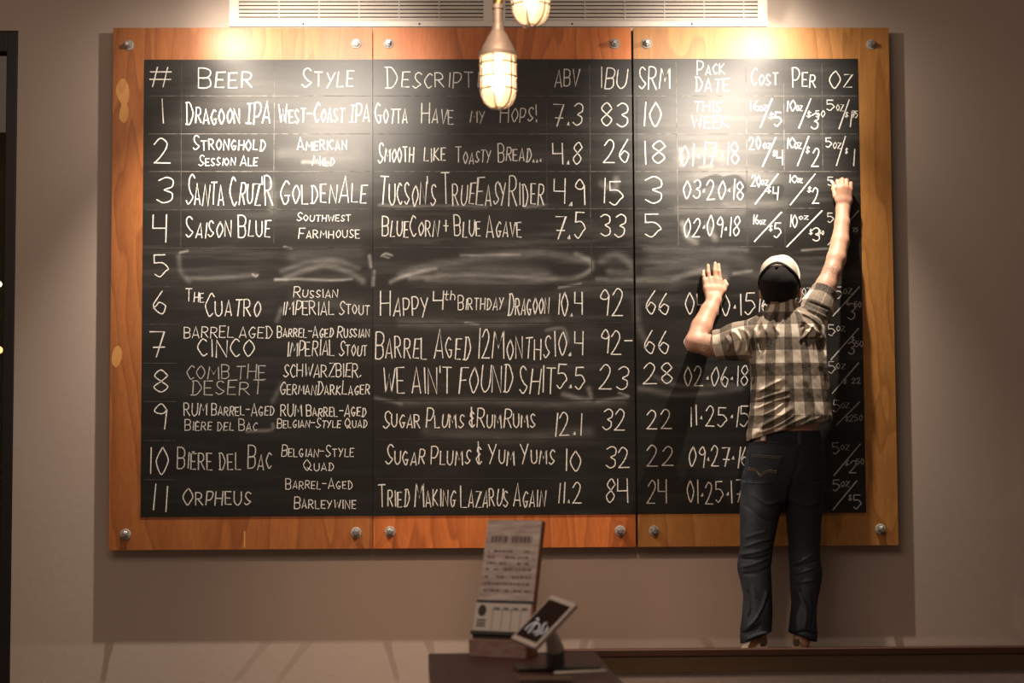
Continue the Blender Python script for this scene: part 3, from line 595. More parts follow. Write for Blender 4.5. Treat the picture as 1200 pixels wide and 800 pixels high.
# ------------------------------------------------------------------ caged pendant lamps
iron = m_noise('cast_aluminium', (.24, .20, .17), (.34, .29, .25), 40, .5, .5, .1, (1, 1, 1), .4); brass = mat('brass', (.55, .33, .10), .35, .9)
jar = bpy.data.materials.new('frosted_jar'); jar.use_nodes = True; nt = jar.node_tree; nt.nodes.clear()
o_ = nt.nodes.new('ShaderNodeOutputMaterial'); tr = nt.nodes.new('ShaderNodeBsdfTranslucent'); tp = nt.nodes.new('ShaderNodeBsdfTransparent'); mx = nt.nodes.new('ShaderNodeMixShader'); gl = nt.nodes.new('ShaderNodeBsdfGlossy'); mx2 = nt.nodes.new('ShaderNodeMixShader')
tr.inputs[0].default_value = (1, .78, .56, 1); mx.inputs[0].default_value = .45; nt.links.new(tp.outputs[0], mx.inputs[1]); nt.links.new(tr.outputs[0], mx.inputs[2]); gl.inputs['Roughness'].default_value = .1; mx2.inputs[0].default_value = .06
nt.links.new(mx.outputs[0], mx2.inputs[1]); nt.links.new(gl.outputs[0], mx2.inputs[2]); nt.links.new(mx2.outputs[0], o_.inputs[0])
def emis(name, col, s):
    m = bpy.data.materials.new(name); m.use_nodes = True; b = m.node_tree.nodes['Principled BSDF']; b.inputs['Emission Color'].default_value = (*col, 1); b.inputs['Emission Strength'].default_value = s; b.inputs['Base Color'].default_value = (*col, 1); return m
bulbm = emis('bulb_glow_warm', (1, .72, .46), 30.)
def pendant(px, py_bot, y, label):
    s = 43/40*.0
    p = Vector(U(px, py_bot, y)); g = empty('caged_pendant_lamp', tuple(p), label, 'pendant lamp', 'caged pendant lamps'); T = Matrix.Translation(p)
    R_, H_ = .056, .168
    prof = [(.001, .004), (.02, .007), (.036, .017), (.046, .034), (.050, .055), (.050, H_), (.046, H_)]
    bm = bmesh.new(); lathe(bm, prof, 32, T, False); kid(frombm('glass_jar', bm, jar, smooth=True), g)
    bm = bmesh.new(); lathe(bm, [(.002, .05), (.012, .053), (.020, .068), (.022, .085), (.018, .11), (.012, .13), (.012, .17)], 20, T); kid(frombm('bulb', bm, bulbm, smooth=True), g)
    bm = bmesh.new()
    for k in range(6):
        a = 2*PI*(k+.25)/6; ca, sa = math.cos(a), math.sin(a)
        pr = [(.012, .0), (.03, .006), (.045, .018), (.054, .038), (.058, .06), (.058, H_)]; tube(bm, [p+Vector((r_*ca, r_*sa, z)) for r_, z in pr], .0028, 6)
    for z, r_ in ((.060, .0585), (.100, .0585), (.142, .0585), (.004, .014)): tube(bm, [p+Vector((r_*math.cos(2*PI*k/32), r_*math.sin(2*PI*k/32), z)) for k in range(32)], .0026, 6, True)
    kid(frombm('wire_cage', bm, iron, smooth=True), g)
    bm = bmesh.new(); lathe(bm, [(.060, H_-.002), (.061, H_+.009), (.055, H_+.012), (.052, H_+.022), (.043, H_+.040), (.030, H_+.066), (.021, H_+.080), (.019, H_+.084), (.0185, H_+.098), (.015, H_+.105)], 32, T); kid(frombm('cap', bm, iron, smooth=True), g)
    bm = bmesh.new(); top = p.z+H_; lathe(bm, [(.015, 0), (.015, .045), (.0185, .046), (.0185, .06), (.013, .062)], 20, Matrix.Translation((p.x, p.y, top+.104))); kid(frombm('conduit_fitting', bm, iron, smooth=True), g)
    bm = bmesh.new(); tube(bm, [(p.x+.002, p.y, top+.165), (p.x+.012, p.y, top+.215), (p.x+.014, p.y, 4.2)], .014, 16); kid(frombm('conduit', bm, brass, smooth=True), g)
pendant(584, 128, -2.75, 'caged jelly jar pendant lamp glowing in front of the word Description')
pendant(622, 31, -3.1, 'second caged pendant lamp, higher, only its glowing lower end showing at the top')
# ------------------------------------------------------------------ the man: bodies and cloth grown from distance fields
def smin(a, b, k):
    h = np.clip(.5+.5*(b-a)/k, 0, 1); return b*(1-h)+a*h-k*h*(1-h)
def rcone(P, a, b, ra, rb):
    a = np.asarray(a, float); b = np.asarray(b, float); ab = b-a; t = np.clip(((P-a)@ab)/(ab@ab), 0, 1)
    return np.sqrt((((P-a)-t[:, None]*ab)**2).sum(1))-(ra+(rb-ra)*t)
def chain(P, pts, k=.02):
    """pts: [(xyz, r), ...] smooth union of tapered capsules"""
    d = None
    for (a, ra), (b, rb) in zip(pts, pts[1:]):
        e = rcone(P, a, b, ra, rb); d = e if d is None else smin(d, e, k)
    return d
def ellip(P, c, r, R=None):
    q = P-np.asarray(c, float)
    if R is not None: q = q@R
    r = np.asarray(r, float); k0 = np.sqrt(((q/r)**2).sum(1)); k1 = np.sqrt(((q/r**2)**2).sum(1))+1e-9
    return k0*(k0-1)/k1
def sections(P, S, power=2.3):
    """S rows: z, cx, cy, rx, ry from low to high; superelliptic loft"""
    S = np.array(sorted(S)); z = P[:, 2]; zz = S[:, 0]
    # smooth interpolation
    f = [np.interp(z, zz, S[:, k]) for k in range(1, 5)]
    q = (np.abs((P[:, 0]-f[0])/f[2])**power+np.abs((P[:, 1]-f[1])/f[3])**power)**(1/power)
    d = (q-1)*np.minimum(f[2], f[3])
    return np.maximum(d, np.maximum(zz[0]-z, z-zz[-1]))
def resample(S, n=40):
    S = np.array(sorted(S)); t = np.linspace(0, len(S)-1, n); out = []
    P = crv([tuple(r) for r in S], 6); return [tuple(p) for p in P]
EDG = [(0, 1), (2, 3), (4, 5), (6, 7), (0, 2), (1, 3), (4, 6), (5, 7), (0, 4), (1, 5), (2, 6), (3, 7)]
def grow(sdf, lo, hi, h, coarse=4):
    lo = np.array(lo, float); hi = np.array(hi, float); n = np.ceil((hi-lo)/h/coarse).astype(int)*coarse+1
    nb = (n-1)//coarse
    g = [lo[k]+h*coarse*(np.arange(nb[k])+.5) for k in range(3)]
    Pc = np.stack(np.meshgrid(*g, indexing='ij'), -1).reshape(-1, 3); dc = sdf(Pc).reshape(nb)
    act = np.abs(dc) < h*coarse*1.9
    V = np.where(np.repeat(np.repeat(np.repeat(dc, coarse, 0), coarse, 1), coarse, 2) < 0, -1., 1.).astype(np.float32)
    V = np.pad(V, ((0, 1), (0, 1), (0, 1)), mode='edge')
    need = np.zeros(n, bool); a = np.argwhere(act)
    o = np.stack(np.meshgrid(*[np.arange(coarse+1)]*3, indexing='ij'), -1).reshape(-1, 3)
    ii = (a[:, None, :]*coarse+o[None]).reshape(-1, 3); need[ii[:, 0], ii[:, 1], ii[:, 2]] = True
    idx = np.argwhere(need)
    for s in range(0, len(idx), 400000):
        q = idx[s:s+400000]; V[q[:, 0], q[:, 1], q[:, 2]] = sdf(lo+q*h)
    V[V == 0] = 1e-6
    ins = V < 0
    cor = [ins[dx:n[0]-1+dx, dy:n[1]-1+dy, dz:n[2]-1+dz] for dx in (0, 1) for dy in (0, 1) for dz in (0, 1)]
    cnt = sum(c.astype(np.int8) for c in cor); cell = np.argwhere((cnt > 0) & (cnt < 8))
    cv = np.stack([V[cell[:, 0]+dx, cell[:, 1]+dy, cell[:, 2]+dz] for dx in (0, 1) for dy in (0, 1) for dz in (0, 1)], 1)
    off = np.array([(dx, dy, dz) for dx in (0, 1) for dy in (0, 1) for dz in (0, 1)], float)
    acc = np.zeros((len(cell), 3)); num = np.zeros(len(cell))
    for i, j in EDG:
        m = (cv[:, i] < 0) != (cv[:, j] < 0); t = np.where(m, cv[:, i]/(cv[:, i]-cv[:, j]+1e-20), 0)
        t = np.clip(t, 0, 1); acc += np.where(m[:, None], off[i]+(off[j]-off[i])*t[:, None], 0); num += m
    verts = lo+h*(cell+acc/num[:, None])
    ID = -np.ones(n, np.int64); ID[cell[:, 0], cell[:, 1], cell[:, 2]] = np.arange(len(cell))
    faces = []
    for ax in range(3):
        sl0 = [slice(None)]*3; sl1 = [slice(None)]*3; sl0[ax] = slice(0, -1); sl1[ax] = slice(1, None)
        ch = ins[tuple(sl0)] != ins[tuple(sl1)]; e = np.argwhere(ch); b, c = [(1, 2), (2, 0), (0, 1)][ax]
        e = e[(e[:, b] > 0) & (e[:, c] > 0) & (e[:, b] < n[b]-1) & (e[:, c] < n[c]-1)]
        q = []
        for db, dc_ in ((1, 1), (0, 1), (0, 0), (1, 0)):
            k = e.copy(); k[:, b] -= db; k[:, c] -= dc_; q.append(ID[k[:, 0], k[:, 1], k[:, 2]])
        q = np.stack(q, 1); fl = ~ins[e[:, 0], e[:, 1], e[:, 2]]; q[fl] = q[fl][:, ::-1]; faces.append(q)
    F = np.concatenate(faces); F = F[(F >= 0).all(1)]
    return verts, F
def field_obj(name, sdf, lo, hi, h, m, parent=None, attrs=None):
    v, f = grow(sdf, lo, hi, h); me = bpy.data.meshes.new(name)
    me.vertices.add(len(v)); me.vertices.foreach_set('co', v.astype(np.float32).ravel()); me.loops.add(f.size); me.loops.foreach_set('vertex_index', f.astype(np.int32).ravel())
    me.polygons.add(len(f)); me.polygons.foreach_set('loop_start', np.arange(0, f.size, 4, dtype=np.int32)); me.polygons.foreach_set('use_smooth', np.ones(len(f), bool)); me.update(calc_edges=True); me.validate()
    for k, fn in (attrs or {}).items():
        val = fn(v)
        if val.ndim == 2: a = me.attributes.new(k, 'FLOAT_VECTOR', 'POINT'); a.data.foreach_set('vector', val.astype(np.float32).ravel())
        else: a = me.attributes.new(k, 'FLOAT', 'POINT'); a.data.foreach_set('value', val.astype(np.float32).ravel())
    return link(name, me, m, parent)
def J(px, py, d): return U(px, py, -d)
def ppx(y): return (y-CAM[1])/FPX              # metres per pixel at depth y
def sec(py, l, r, yc, ry, grow_=0.):
    a = U(l, py, yc); b = U(r, py, yc); return (a[2], (a[0]+b[0])/2, yc, (b[0]-a[0])/2+grow_, ry)
def fold(P, pts, yc, w, amp, back=True):
    """cloth ridge (amp>0) or crease (amp<0) along a photo polyline on the side turned to the room"""
    mp = [(U(a, b, yc)[0], U(a, b, yc)[2]) for a, b in crv(pts, 5)]
    d2 = np.full(len(P), 9e9); X, Z = P[:, 0], P[:, 2]; tt = np.zeros(len(P)); n = len(mp)-1
    for i, (a, b) in enumerate(zip(mp, mp[1:])):
        ax, az = a; bx, bz = b; t = np.clip(((X-ax)*(bx-ax)+(Z-az)*(bz-az))/((bx-ax)**2+(bz-az)**2+1e-12), 0, 1)
        e = (X-ax-t*(bx-ax))**2+(Z-az-t*(bz-az))**2; m = e < d2; d2 = np.where(m, e, d2); tt = np.where(m, (i+t)/n, tt)
    return amp*np.exp(-d2/(w*w))*np.clip(np.sin(PI*np.clip(tt*.94+.03, 0, 1))*1.8, 0, 1)
def folds(P, L, yc):
    d = np.zeros(len(P)); m = (P[:, 1] < yc+.05)
    if m.any():
        for pts, w, a in L: d[m] += fold(P[m], pts, yc, w, a)
    return d
def wob(P, f, amp, seed=0):
    s = np.zeros(len(P)); r = np.random.RandomState(seed)
    for k in range(6):
        v = r.randn(3); v *= f*(1+.5*k)/np.linalg.norm(v); s += np.sin(P@v+r.rand()*6.3)/(1+.4*k)
    return amp*s/2.5

# --- head frame: tilted back, turned a little to the writing hand
HC = J(913.5, 336.5, .365); tilt = math.radians(53); yaw = math.radians(-16)
Rh = np.array((Matrix.Rotation(yaw, 3, 'Z') @ Matrix.Rotation(tilt, 3, 'X')))   # columns: right, forward, up of the head
def H(r, f, u): return HC+Rh@np.array((r, f, u))
# --- joints
LE, LW = J(814, 401, .265), J(837, 352, .15); LS = J(892, 392, .37)
RE, RW = J(975, 318, .285), J(987.5, 246, .155); RS = J(946, 386, .37)
LA = [(LS, .06), (J(858, 402, .325), .054), (J(832, 405, .285), .049), (LE, .044), (J(822, 383, .215), .0475), (J(831, 364, .172), .040), (LW, .033)]
RA = [(RS, .06), (J(958, 356, .335), .052), (J(968, 335, .305), .048), (RE, .042), (J(980, 303, .26), .0435), (J(984.5, 283, .222), .041), (J(987, 262, .185), .0345), (RW, .031)]
# left hand flat on the board, fingers up
LYB = .108
lh = [([(J(829, 343, .128), .016), (J(833, 328, .122), .015)], 0)]
def fing(pts, r0, r1): 
    n = len(pts); return [(J(*p), r0+(r1-r0)*i/(n-1)) for i, p in enumerate(pts)]
LH_PALM = [fing([(831, 350, .143), (828, 338, .128), (826, 328, .121)], .017, .0125), fing([(835, 351, .143), (834, 338, .128), (832, 327, .120)], .018, .0135), fing([(838, 351, .143), (840, 338, .127), (838.5, 326, .120)], .018, .0135), fing([(841, 350, .142), (845, 339, .127), (844, 328, .120)], .016, .0125)]
LH_FING = [fing([(826, 329, .122), (824.5, 323, .118), (824.5, 317.5, .108)], .0098, .0072), fing([(832, 328, .121), (830, 319, .119), (829.8, 311, .109)], .0105, .0078), fing([(838, 327, .121), (837.5, 317, .119), (838, 308.5, .109)], .0108, .0080), fing([(843.5, 328, .121), (842.6, 318, .119), (842.2, 310, .109)], .0105, .0078)]
LH_THUMB = fing([(842, 347, .138), (848, 340, .128), (851, 333.5, .119), (849.5, 329.5, .109)], .0125, .0095)
# right hand closed round the chalk
RH_PALM = [fing([(984, 246, .155), (983, 234, .158), (983, 221, .165)], .016, .0125), fing([(987, 246, .156), (987, 233, .160), (987.5, 219, .170)], .018, .0135), fing([(990, 246, .156), (991, 234, .160), (992, 220, .169)], .018, .0135), fing([(992, 246, .154), (995, 235, .157), (996.5, 222, .163)], .016, .0125)]
RH_FING = [fing([(983, 220, .166), (981.5, 212.5, .150), (981, 214, .125), (978.5, 216, .113)], .0115, .0085), fing([(987.5, 218, .170), (987, 210.5, .152), (984.5, 212, .127), (980.5, 216.5, .116)], .0115, .0088), fing([(992, 219, .169), (992, 211.5, .151), (990, 213.5, .128), (986, 219, .120)], .0112, .0085), fing([(996.5, 221.5, .163), (997, 215, .147), (995.5, 217, .128), (992, 221, .121)], .0104, .0078)]
RH_THUMB = fing([(984, 241, .150), (979, 230, .140), (977, 222, .126), (976.5, 217, .114)], .0125, .0088)
def hand(P, palm, fings, thumb):
    d = None
    for c in palm: e = chain(P, c, .012); d = e if d is None else smin(d, e, .014)
    for c in fings: d = smin(d, chain(P, c, .004), .0035)
    return smin(d, chain(P, thumb, .006), .006)
NB = J(917, 372, .375)
def body_sdf(P):
    d = np.full(len(P), 1.)
    m = P[:, 2] > FEET_Z+.78
    Q = P[m]
    e = ellip(Q, H(0, .005, .02), (.074, .094, .095), Rh)                       # skull
    e = smin(e, ellip(Q, H(0, .045, -.055), (.056, .062, .066), Rh), .04)        # jaw
    e = smin(e, ellip(Q, H(0, .098, -.022), (.013, .022, .022), Rh), .015)       # nose
    e = smin(e, ellip(Q, H(0, .086, -.066), (.024, .014, .006), Rh), .008)       # lips
    e = smin(e, ellip(Q, H(0, .088, .008), (.045, .012, .008), Rh), .02)         # brow
    for s in (-1, 1):
        e = np.maximum(e, -ellip(Q, H(s*.031, .104, -.004), (.015, .012, .009), Rh))
        e = smin(e, ellip(Q, H(s*.031, .087, -.004), (.0115, .0115, .0115), Rh), .003)
        ear = np.maximum(ellip(Q, H(s*.086, .004, -.045), (.013, .021, .032), Rh), -ellip(Q, H(s*.098, .008, -.043), (.009, .012, .020), Rh)); e = smin(e, ear, .008)
    e = smin(e, chain(Q, [(NB, .054), (H(0, -.012, -.055), .052)]), .03)
    t = chain(Q, [(J(917, 405, .37), .09), (J(922, 440, .37), .115), (J(924, 480, .385), .125), (J(920, 535, .395), .13)], .06)
    t = smin(t, chain(Q, [(LS, .05), (NB, .045), (RS, .05)], .05), .04)
    e = smin(e, t, .04); e = smin(e, chain(Q, LA, .012), .03); e = smin(e, chain(Q, RA, .012), .03)
    h1 = hand(Q, LH_PALM, LH_FING, LH_THUMB); h2 = hand(Q, RH_PALM, RH_FING, RH_THUMB)
    e = smin(e, h1, .012); e = smin(e, h2, .012); d[m] = e
    m = P[:, 2] < FEET_Z+1.0; Q = P[m]
    g = None
    for s, hx, kx, ax in ((0, 898, 886, 889), (1, 940, 942, 939)):
        e = chain(Q, [(J(hx, 555, .395), .078), (J(kx, 665, .40), .042), (J(kx, 690, .41), .044), (J(ax, 748, .435), .032)], .04); e = smin(e, chain(Q, [(J(ax, 753, .44), .033), (J(ax, 757, .33), .026)], .02), .03); g = e if g is None else smin(g, e, .02)
    d[m] = smin(d[m], g, .04)
    return d
def ink_mask(P):
    a = np.exp(-((P-np.array(J(973, 320, .29)))**2).sum(1)/.05**2)+np.exp(-((P-np.array(J(830, 407, .29)))**2).sum(1)/.05**2); return np.clip(a*1.3, 0, 1)
skin = mat('skin', (.62, .36, .25), .5, 0, .35); n = N(skin); a_ = n.attr('ink'); v_ = n.coords()
sc1 = n.ramp(n.noise(v_, 55, 2, .5, 1.5), [(.38, 0.), (.46, 1.), (.54, 1.), (.6, 0.)]); blotch = n.noise(v_, 24, 3)
n.base(n.mix(n.math('MULTIPLY', n.math('MULTIPLY', a_.outputs['Fac'], sc1), .8), n.mix(blotch, (.43, .22, .145), (.54, .32, .225)), (.06, .065, .07)))
n.b.inputs['Subsurface Weight'].default_value = .06; n.b.inputs['Subsurface Radius'].default_value = (.01, .004, .002)
blo = np.array([-1., -1., FEET_Z]); 
xlo, xhi = LE[0]-.08, RW[0]+.10
man = field_obj('person', body_sdf, (xlo, -.58, FEET_Z+.012), (xhi, -.096, J(900, 200, .15)[2]), .0036, skin, None, {'ink': ink_mask})
tag(man, 'person in cap, plaid shirt and jeans seen from behind, writing on the right chalkboard panel', 'person')

# --- shirt
TS = [sec(359, 902, 933, -.368, .062), sec(366, 897, 938, -.368, .074), sec(374, 889, 948, -.368, .092), sec(384, 882, 957, -.37, .108), sec(398, 879, 963, -.372, .12), sec(420, 878, 967, -.378, .128), sec(445, 880, 970, -.387, .130), sec(468, 880, 972, -.395, .130), (sec(490, 878, 975, -.402, .135)), sec(508, 876, 973, -.408, .137), sec(530, 875, 968, -.408, .135)]
TS = resample(TS)
LCUF, RCUF = np.array(J(838, 404.5, .297)), np.array(J(967.5, 340, .312))
LSH = [(J(893, 393, .37), .088), (J(864, 400, .328), .080), (J(830, 407, .285), .064)]
RSH = [(J(944, 388, .37), .090), (J(957, 361, .338), .070), (J(971, 331, .30), .056)]
ldir = np.array(LSH[2][0])-np.array(LSH[1][0]); ldir /= np.linalg.norm(ldir); rdir = np.array(RSH[2][0])-np.array(RSH[1][0]); rdir /= np.linalg.norm(rdir)
SF = [([(880, 512), (892, 498), (910, 488), (924, 478)], .009, .012), ([(884, 508), (905, 500), (926, 487)], .007, .010), ([(905, 505), (925, 495), (942, 488)], .007, .010), ([(930, 499), (945, 493), (958, 489)], .006, .007),
 ([(886, 460), (900, 452), (912, 446)], .006, .009), ([(884, 470), (900, 464), (920, 458)], .007, .010), ([(882, 480), (905, 470), (922, 466)], .008, .010), ([(888, 488), (905, 480), (915, 472)], .006, .008),
 ([(899, 362), (893, 376), (896, 392)], .007, .009), ([(908, 364), (905, 378), (910, 392)], .006, .008), ([(918, 366), (915, 380)], .006, .006), ([(890, 380), (889, 400), (893, 412)], .007, -.010), ([(884, 384), (886, 400)], .006, .009),
 ([(938, 366), (950, 372), (962, 383)], .007, .011), ([(937, 375), (950, 384), (960, 392)], .006, .009), ([(935, 400), (944, 391), (952, 380)], .006, .012), ([(936, 385), (944, 379)], .005, -.010), ([(945, 360), (958, 366), (970, 372)], .006, .010), ([(948, 352), (962, 358), (973, 362)], .005, -.008), ([(940, 398), (950, 398), (962, 392)], .006, -.009), ([(936, 406), (940, 390), (944, 384)], .006, -.010),
 ([(850, 390), (856, 402), (852, 415)], .006, .009), ([(860, 386), (868, 398), (864, 414)], .007, .010), ([(871, 384), (878, 398), (874, 416)], .007, .010), ([(866, 384), (872, 400), (869, 414)], .005, -.009), ([(845, 392), (850, 404), (847, 418)], .0045, -.007), ([(855, 388), (861, 400), (858, 415)], .0045, -.008),
 ([(970, 395), (968, 425), (972, 455)], .008, .007), ([(966, 440), (970, 465), (974, 485)], .007, -.008), ([(880, 425), (886, 440), (884, 455)], .007, -.008), ([(940, 440), (950, 470), (958, 490)], .012, .006), ([(910, 425), (915, 450)], .014, .005)]
hem0, hem1 = U(880, 516, -.54), U(974, 493, -.54)
def shirt_sdf(P):
    d = sections(P, TS, 2.35)
    d = smin(d, chain(P, LSH, .03), .045); d = smin(d, chain(P, RSH, .03), .045)
    d = smin(d, chain(P, [(J(898, 383, .37), .055), (NB, .062), (J(940, 380, .37), .055)], .04), .03)
    # collar stand
    q = np.sqrt(((P-np.array(J(917, 363, .37)))**2*np.array((1, 1.0, 0))).sum(1)); zc = J(917, 358.5, .37)[2]+(P[:, 1]+.37)*-.12
    d = smin(d, np.maximum(np.abs(q-.063)-.006, np.abs(P[:, 2]-zc)-.024), .012)
    # rolled cuffs
    for c, dr, rad in ((LCUF, ldir, .0645), (RCUF, rdir, .0565)):
        t = (P-c)@dr; q = np.sqrt((((P-c)-t[:, None]*dr)**2).sum(1)); d = smin(d, np.maximum(np.abs(q-rad)-.0055, np.abs(t+.013)-.013), .004)
    # plain yoke seam, wrinkles
    d = d-folds(P, SF, -.44)-wob(P, 42, .0020, 4)-wob(P, 95, .0008, 9)
    # openings: cuffs, neck, hem
    for c, dr in ((LCUF, ldir), (RCUF, rdir)):
        t = (P-c)@dr; far = np.sqrt(((P-c)**2).sum(1)) < .14; d = np.where(far, np.maximum(d, t), d)
    d = np.maximum(d, -chain(P, [(J(917, 366, .37), .052), (J(916, 340, .36), .060)], .01))
    hz = hem0[2]+(P[:, 0]-hem0[0])*(hem1[2]-hem0[2])/(hem1[0]-hem0[0])+.012*np.sin((P[:, 0]-hem0[0])*9)-np.clip(-.06-(P[:, 0]-hem0[0])+.075, 0, .05)*.6
    return np.maximum(d, hz-P[:, 2])
def plaid_uv(P):
    """cloth coordinates: the body's check runs round the back and up; the sleeves' along each arm"""
    ang = np.arctan2(P[:, 0]-J(924, 440, .39)[0], -(P[:, 1]+.385)); uv = np.stack([ang*.150+.35*(P[:, 0]-J(924, 440, .39)[0]), P[:, 2], np.zeros(len(P))], 1)
    for S, dr, off in ((LSH, ldir, .2), (RSH, rdir, .6)):
        a = np.array(S[0][0])+dr*.03; t = (P-a)@dr; rel = (P-a)-t[:, None]*dr; q = np.sqrt((rel**2).sum(1)); m = (t > .015) & (q < .12)
        e1 = np.cross(dr, (0, -1., 0)); e1 /= np.linalg.norm(e1); e2 = np.cross(dr, e1); an = np.arctan2(rel@e1, rel@e2)
        uv[m] = np.stack([an*.062+off, t+off, np.zeros(len(t))], 1)[m]
    return uv
sm = mat('plaid_cotton', rough=.85, spec=.15); n = N(sm); a_ = n.attr('plaid'); sx = n.n('SeparateXYZ'); n.l(a_.outputs['Vector'], sx.inputs[0])
def stripe(s): return n.math('GREATER_THAN', n.math('FRACT', n.math('MULTIPLY', s, 1/.116)), .5)
su, sv_ = stripe(sx.outputs[0]), stripe(sx.outputs[1])
wv = n.noise(n.coords(), 160, 2)
cream, mid_, dk = (.57, .50, .41), (.18, .145, .115), (.050, .041, .034)
cc = n.mix(n.math('MAXIMUM', su, sv_), cream, mid_); cc = n.mix(n.math('MULTIPLY', su, sv_), cc, dk); cc = n.mix(n.math('MULTIPLY', n.math('SUBTRACT', wv, .4), .35), cc, (.75, .65, .5)); n.base(cc)
n.bump(wv, .15, .001)
shirt = field_obj('plaid_shirt', shirt_sdf, (LCUF[0]-.06, -.60, hem0[2]-.06), (RCUF[0]+.10, -.20, J(968, 322, .3)[2]), .0045, sm, man, {'plaid': plaid_uv})

# --- jeans
HIPS = resample([sec(505, 881, 960, -.405, .118), sec(520, 877, 964, -.405, .124), sec(540, 873, 967, -.405, .132), sec(560, 869, 967, -.405, .132), sec(575, 872, 963, -.403, .112), sec(588, 881, 954, -.40, .085)])
LL = resample([sec(565, 869, 920, -.402, .118), sec(590, 867, 917.5, -.40, .108), sec(605, 867, 913.5, -.40, .098), sec(620, 867, 910, -.40, .090), sec(640, 867, 906, -.402, .084), sec(655, 865, 904.5, -.402, .082), sec(667, 864, 903.5, -.405, .083), sec(682, 868, 904, -.41, .083), sec(702, 871, 905, -.415, .082), sec(722, 869.5, 905, -.425, .082), (sec(740, 867.5, 904, -.435, .086)), sec(756, 868, 899, -.442, .088)])
RL = resample([sec(565, 917, 967, -.402, .118), sec(590, 919.5, 964, -.40, .108), sec(605, 921, 963, -.40, .098), sec(620, 922.5, 962, -.40, .090), sec(640, 923.5, 961, -.402, .084), sec(658, 924.5, 961.5, -.402, .082), sec(671, 925, 963.5, -.405, .083), sec(688, 926, 961, -.41, .082), sec(706, 927, 957.5, -.415, .080), sec(725, 925.5, 956.5, -.425, .080), sec(742, 924, 957.5, -.435, .085), sec(757.5, 925, 956, -.442, .087)])
JF = [([(868, 664), (882, 660), (900, 652)], .007, .010), ([(866, 650), (884, 646), (903, 640)], .006, .009), ([(870, 641), (888, 634), (905, 630)], .006, .008), ([(868, 655), (885, 654), (902, 650)], .005, -.009), ([(870, 672), (886, 670), (902, 664)], .006, -.008), ([(872, 630), (885, 625), (898, 622)], .005, .006),
 ([(873, 735), (884, 722), (894, 705), (897, 690)], .007, .011), ([(886, 722), (893, 712), (897, 700)], .006, -.008), ([(869, 742), (880, 736), (890, 728)], .006, -.009), ([(872, 748), (884, 742), (902, 738)], .006, .008), ([(876, 690), (880, 710), (876, 725)], .007, -.008), ([(880, 684), (884, 700)], .006, .006),
 ([(930, 660), (940, 655), (952, 648)], .006, .010), ([(930, 672), (942, 668), (955, 664)], .005, .007), ([(930, 665), (942, 661), (955, 656)], .005, -.008), ([(932, 682), (942, 680), (954, 678)], .005, .006), ([(932, 690), (942, 712), (940, 735)], .008, .008), ([(950, 690), (952, 715), (948, 735)], .007, -.007), ([(928, 742), (940, 738), (954, 742)], .005, -.008),
 ([(880, 578), (896, 590), (912, 586)], .007, .008), ([(872, 590), (888, 605), (902, 612)], .007, -.006), ([(925, 560), (922, 580), (921, 600)], .007, -.016), ([(928, 585), (940, 592), (956, 588)], .007, .008), ([(934, 522), (930, 545), (925, 560)], .006, -.005)]
def jeans_sdf(P):
    d = sections(P, HIPS, 2.4); d = smin(d, smin(sections(P, LL, 2.3), sections(P, RL, 2.3), .006), .018)
    d = d-folds(P, JF, -.45)-wob(P, 38, .0016, 14)
    w0 = U(881, 508, -.4)[2]; w1 = U(962, 505, -.4)[2]
    # waistband seam
    for l_, s_ in ((0, 1), (1, -1)):
        xc = U((886, 941)[l_], 750, -.44)[0]; zc = U(886, 749, -.5)[2]; m = (P[:, 2] < zc+.15) & (np.abs(P[:, 0]-xc) < .09); hz = zc+np.clip(s_*(P[:, 0]-xc)*.40, -.03, .05)+(P[:, 1]+.44)*-.10; d = np.where(m, np.maximum(d, hz-P[:, 2]), d)
    zb = P[:, 2]-U(920, 519, -.5)[2]; d = d+np.where(zb > 0, 0, .0018)
    return d
def fade_and_light(P):  # worn denim, plus light on the left leg painted in as lighter colour
    a = lambda px, py, sx, sz: np.exp(-((P[:, 0]-U(px, py, -.5)[0])/sx)**2-((P[:, 2]-U(px, py, -.5)[2])/sz)**2)
    return np.clip(.9*a(884, 590, .05, .10)+.7*a(884, 650, .05, .12)+.6*a(884, 700, .05, .12)+.5*a(942, 660, .05, .08)+.5*a(940, 700, .05, .12)+.4*a(884, 535, .06, .05), 0, 1)
jm = mat('dark_denim', rough=.8, spec=.2); n = N(jm); a_ = n.attr('fade_and_light'); f1 = n.noise(n.coords((1, 1, .25)), 260, 2, .6); f2 = n.noise(n.coords(), 16, 4)
n.base(n.mix(n.math('MULTIPLY', a_.outputs['Fac'], n.math('MULTIPLY', f2, 1.2), True), n.mix(f1, (.012, .015, .021), (.022, .027, .036)), (.085, .100, .120))); n.bump(f1, .2, .001)
jeans = field_obj('jeans', jeans_sdf, (U(860, 500, -.4)[0], -.60, FEET_Z+.004), (U(972, 500, -.4)[0], -.24, U(920, 504, -.4)[2]+.02), .0045, jm, man, {'fade_and_light': fade_and_light})
def back_y(o, px, py):
    """where the sight line through a photo pixel first meets o"""
    c = CAM; d = FWD+RIGHT*((px-600)/FPX)+UPV*((400-py)/FPX); ok, loc, nrm, _ = o.ray_cast(Vector(c), Vector(d).normalized()); return (loc, nrm) if ok else None
bpy.context.view_layer.update()
def on_cloth(o, pts, lift): 
    out = []
    for a, b in pts:
        h = back_y(o, a, b)
        if h: out.append(h[0]+h[1]*lift)
    return out
thread = mat('gold_thread', (.15, .105, .045), .7); leather = mat('leather_patch', (.10, .05, .035), .6); tabw = mat('patch_white', (.55, .45, .40), .7)
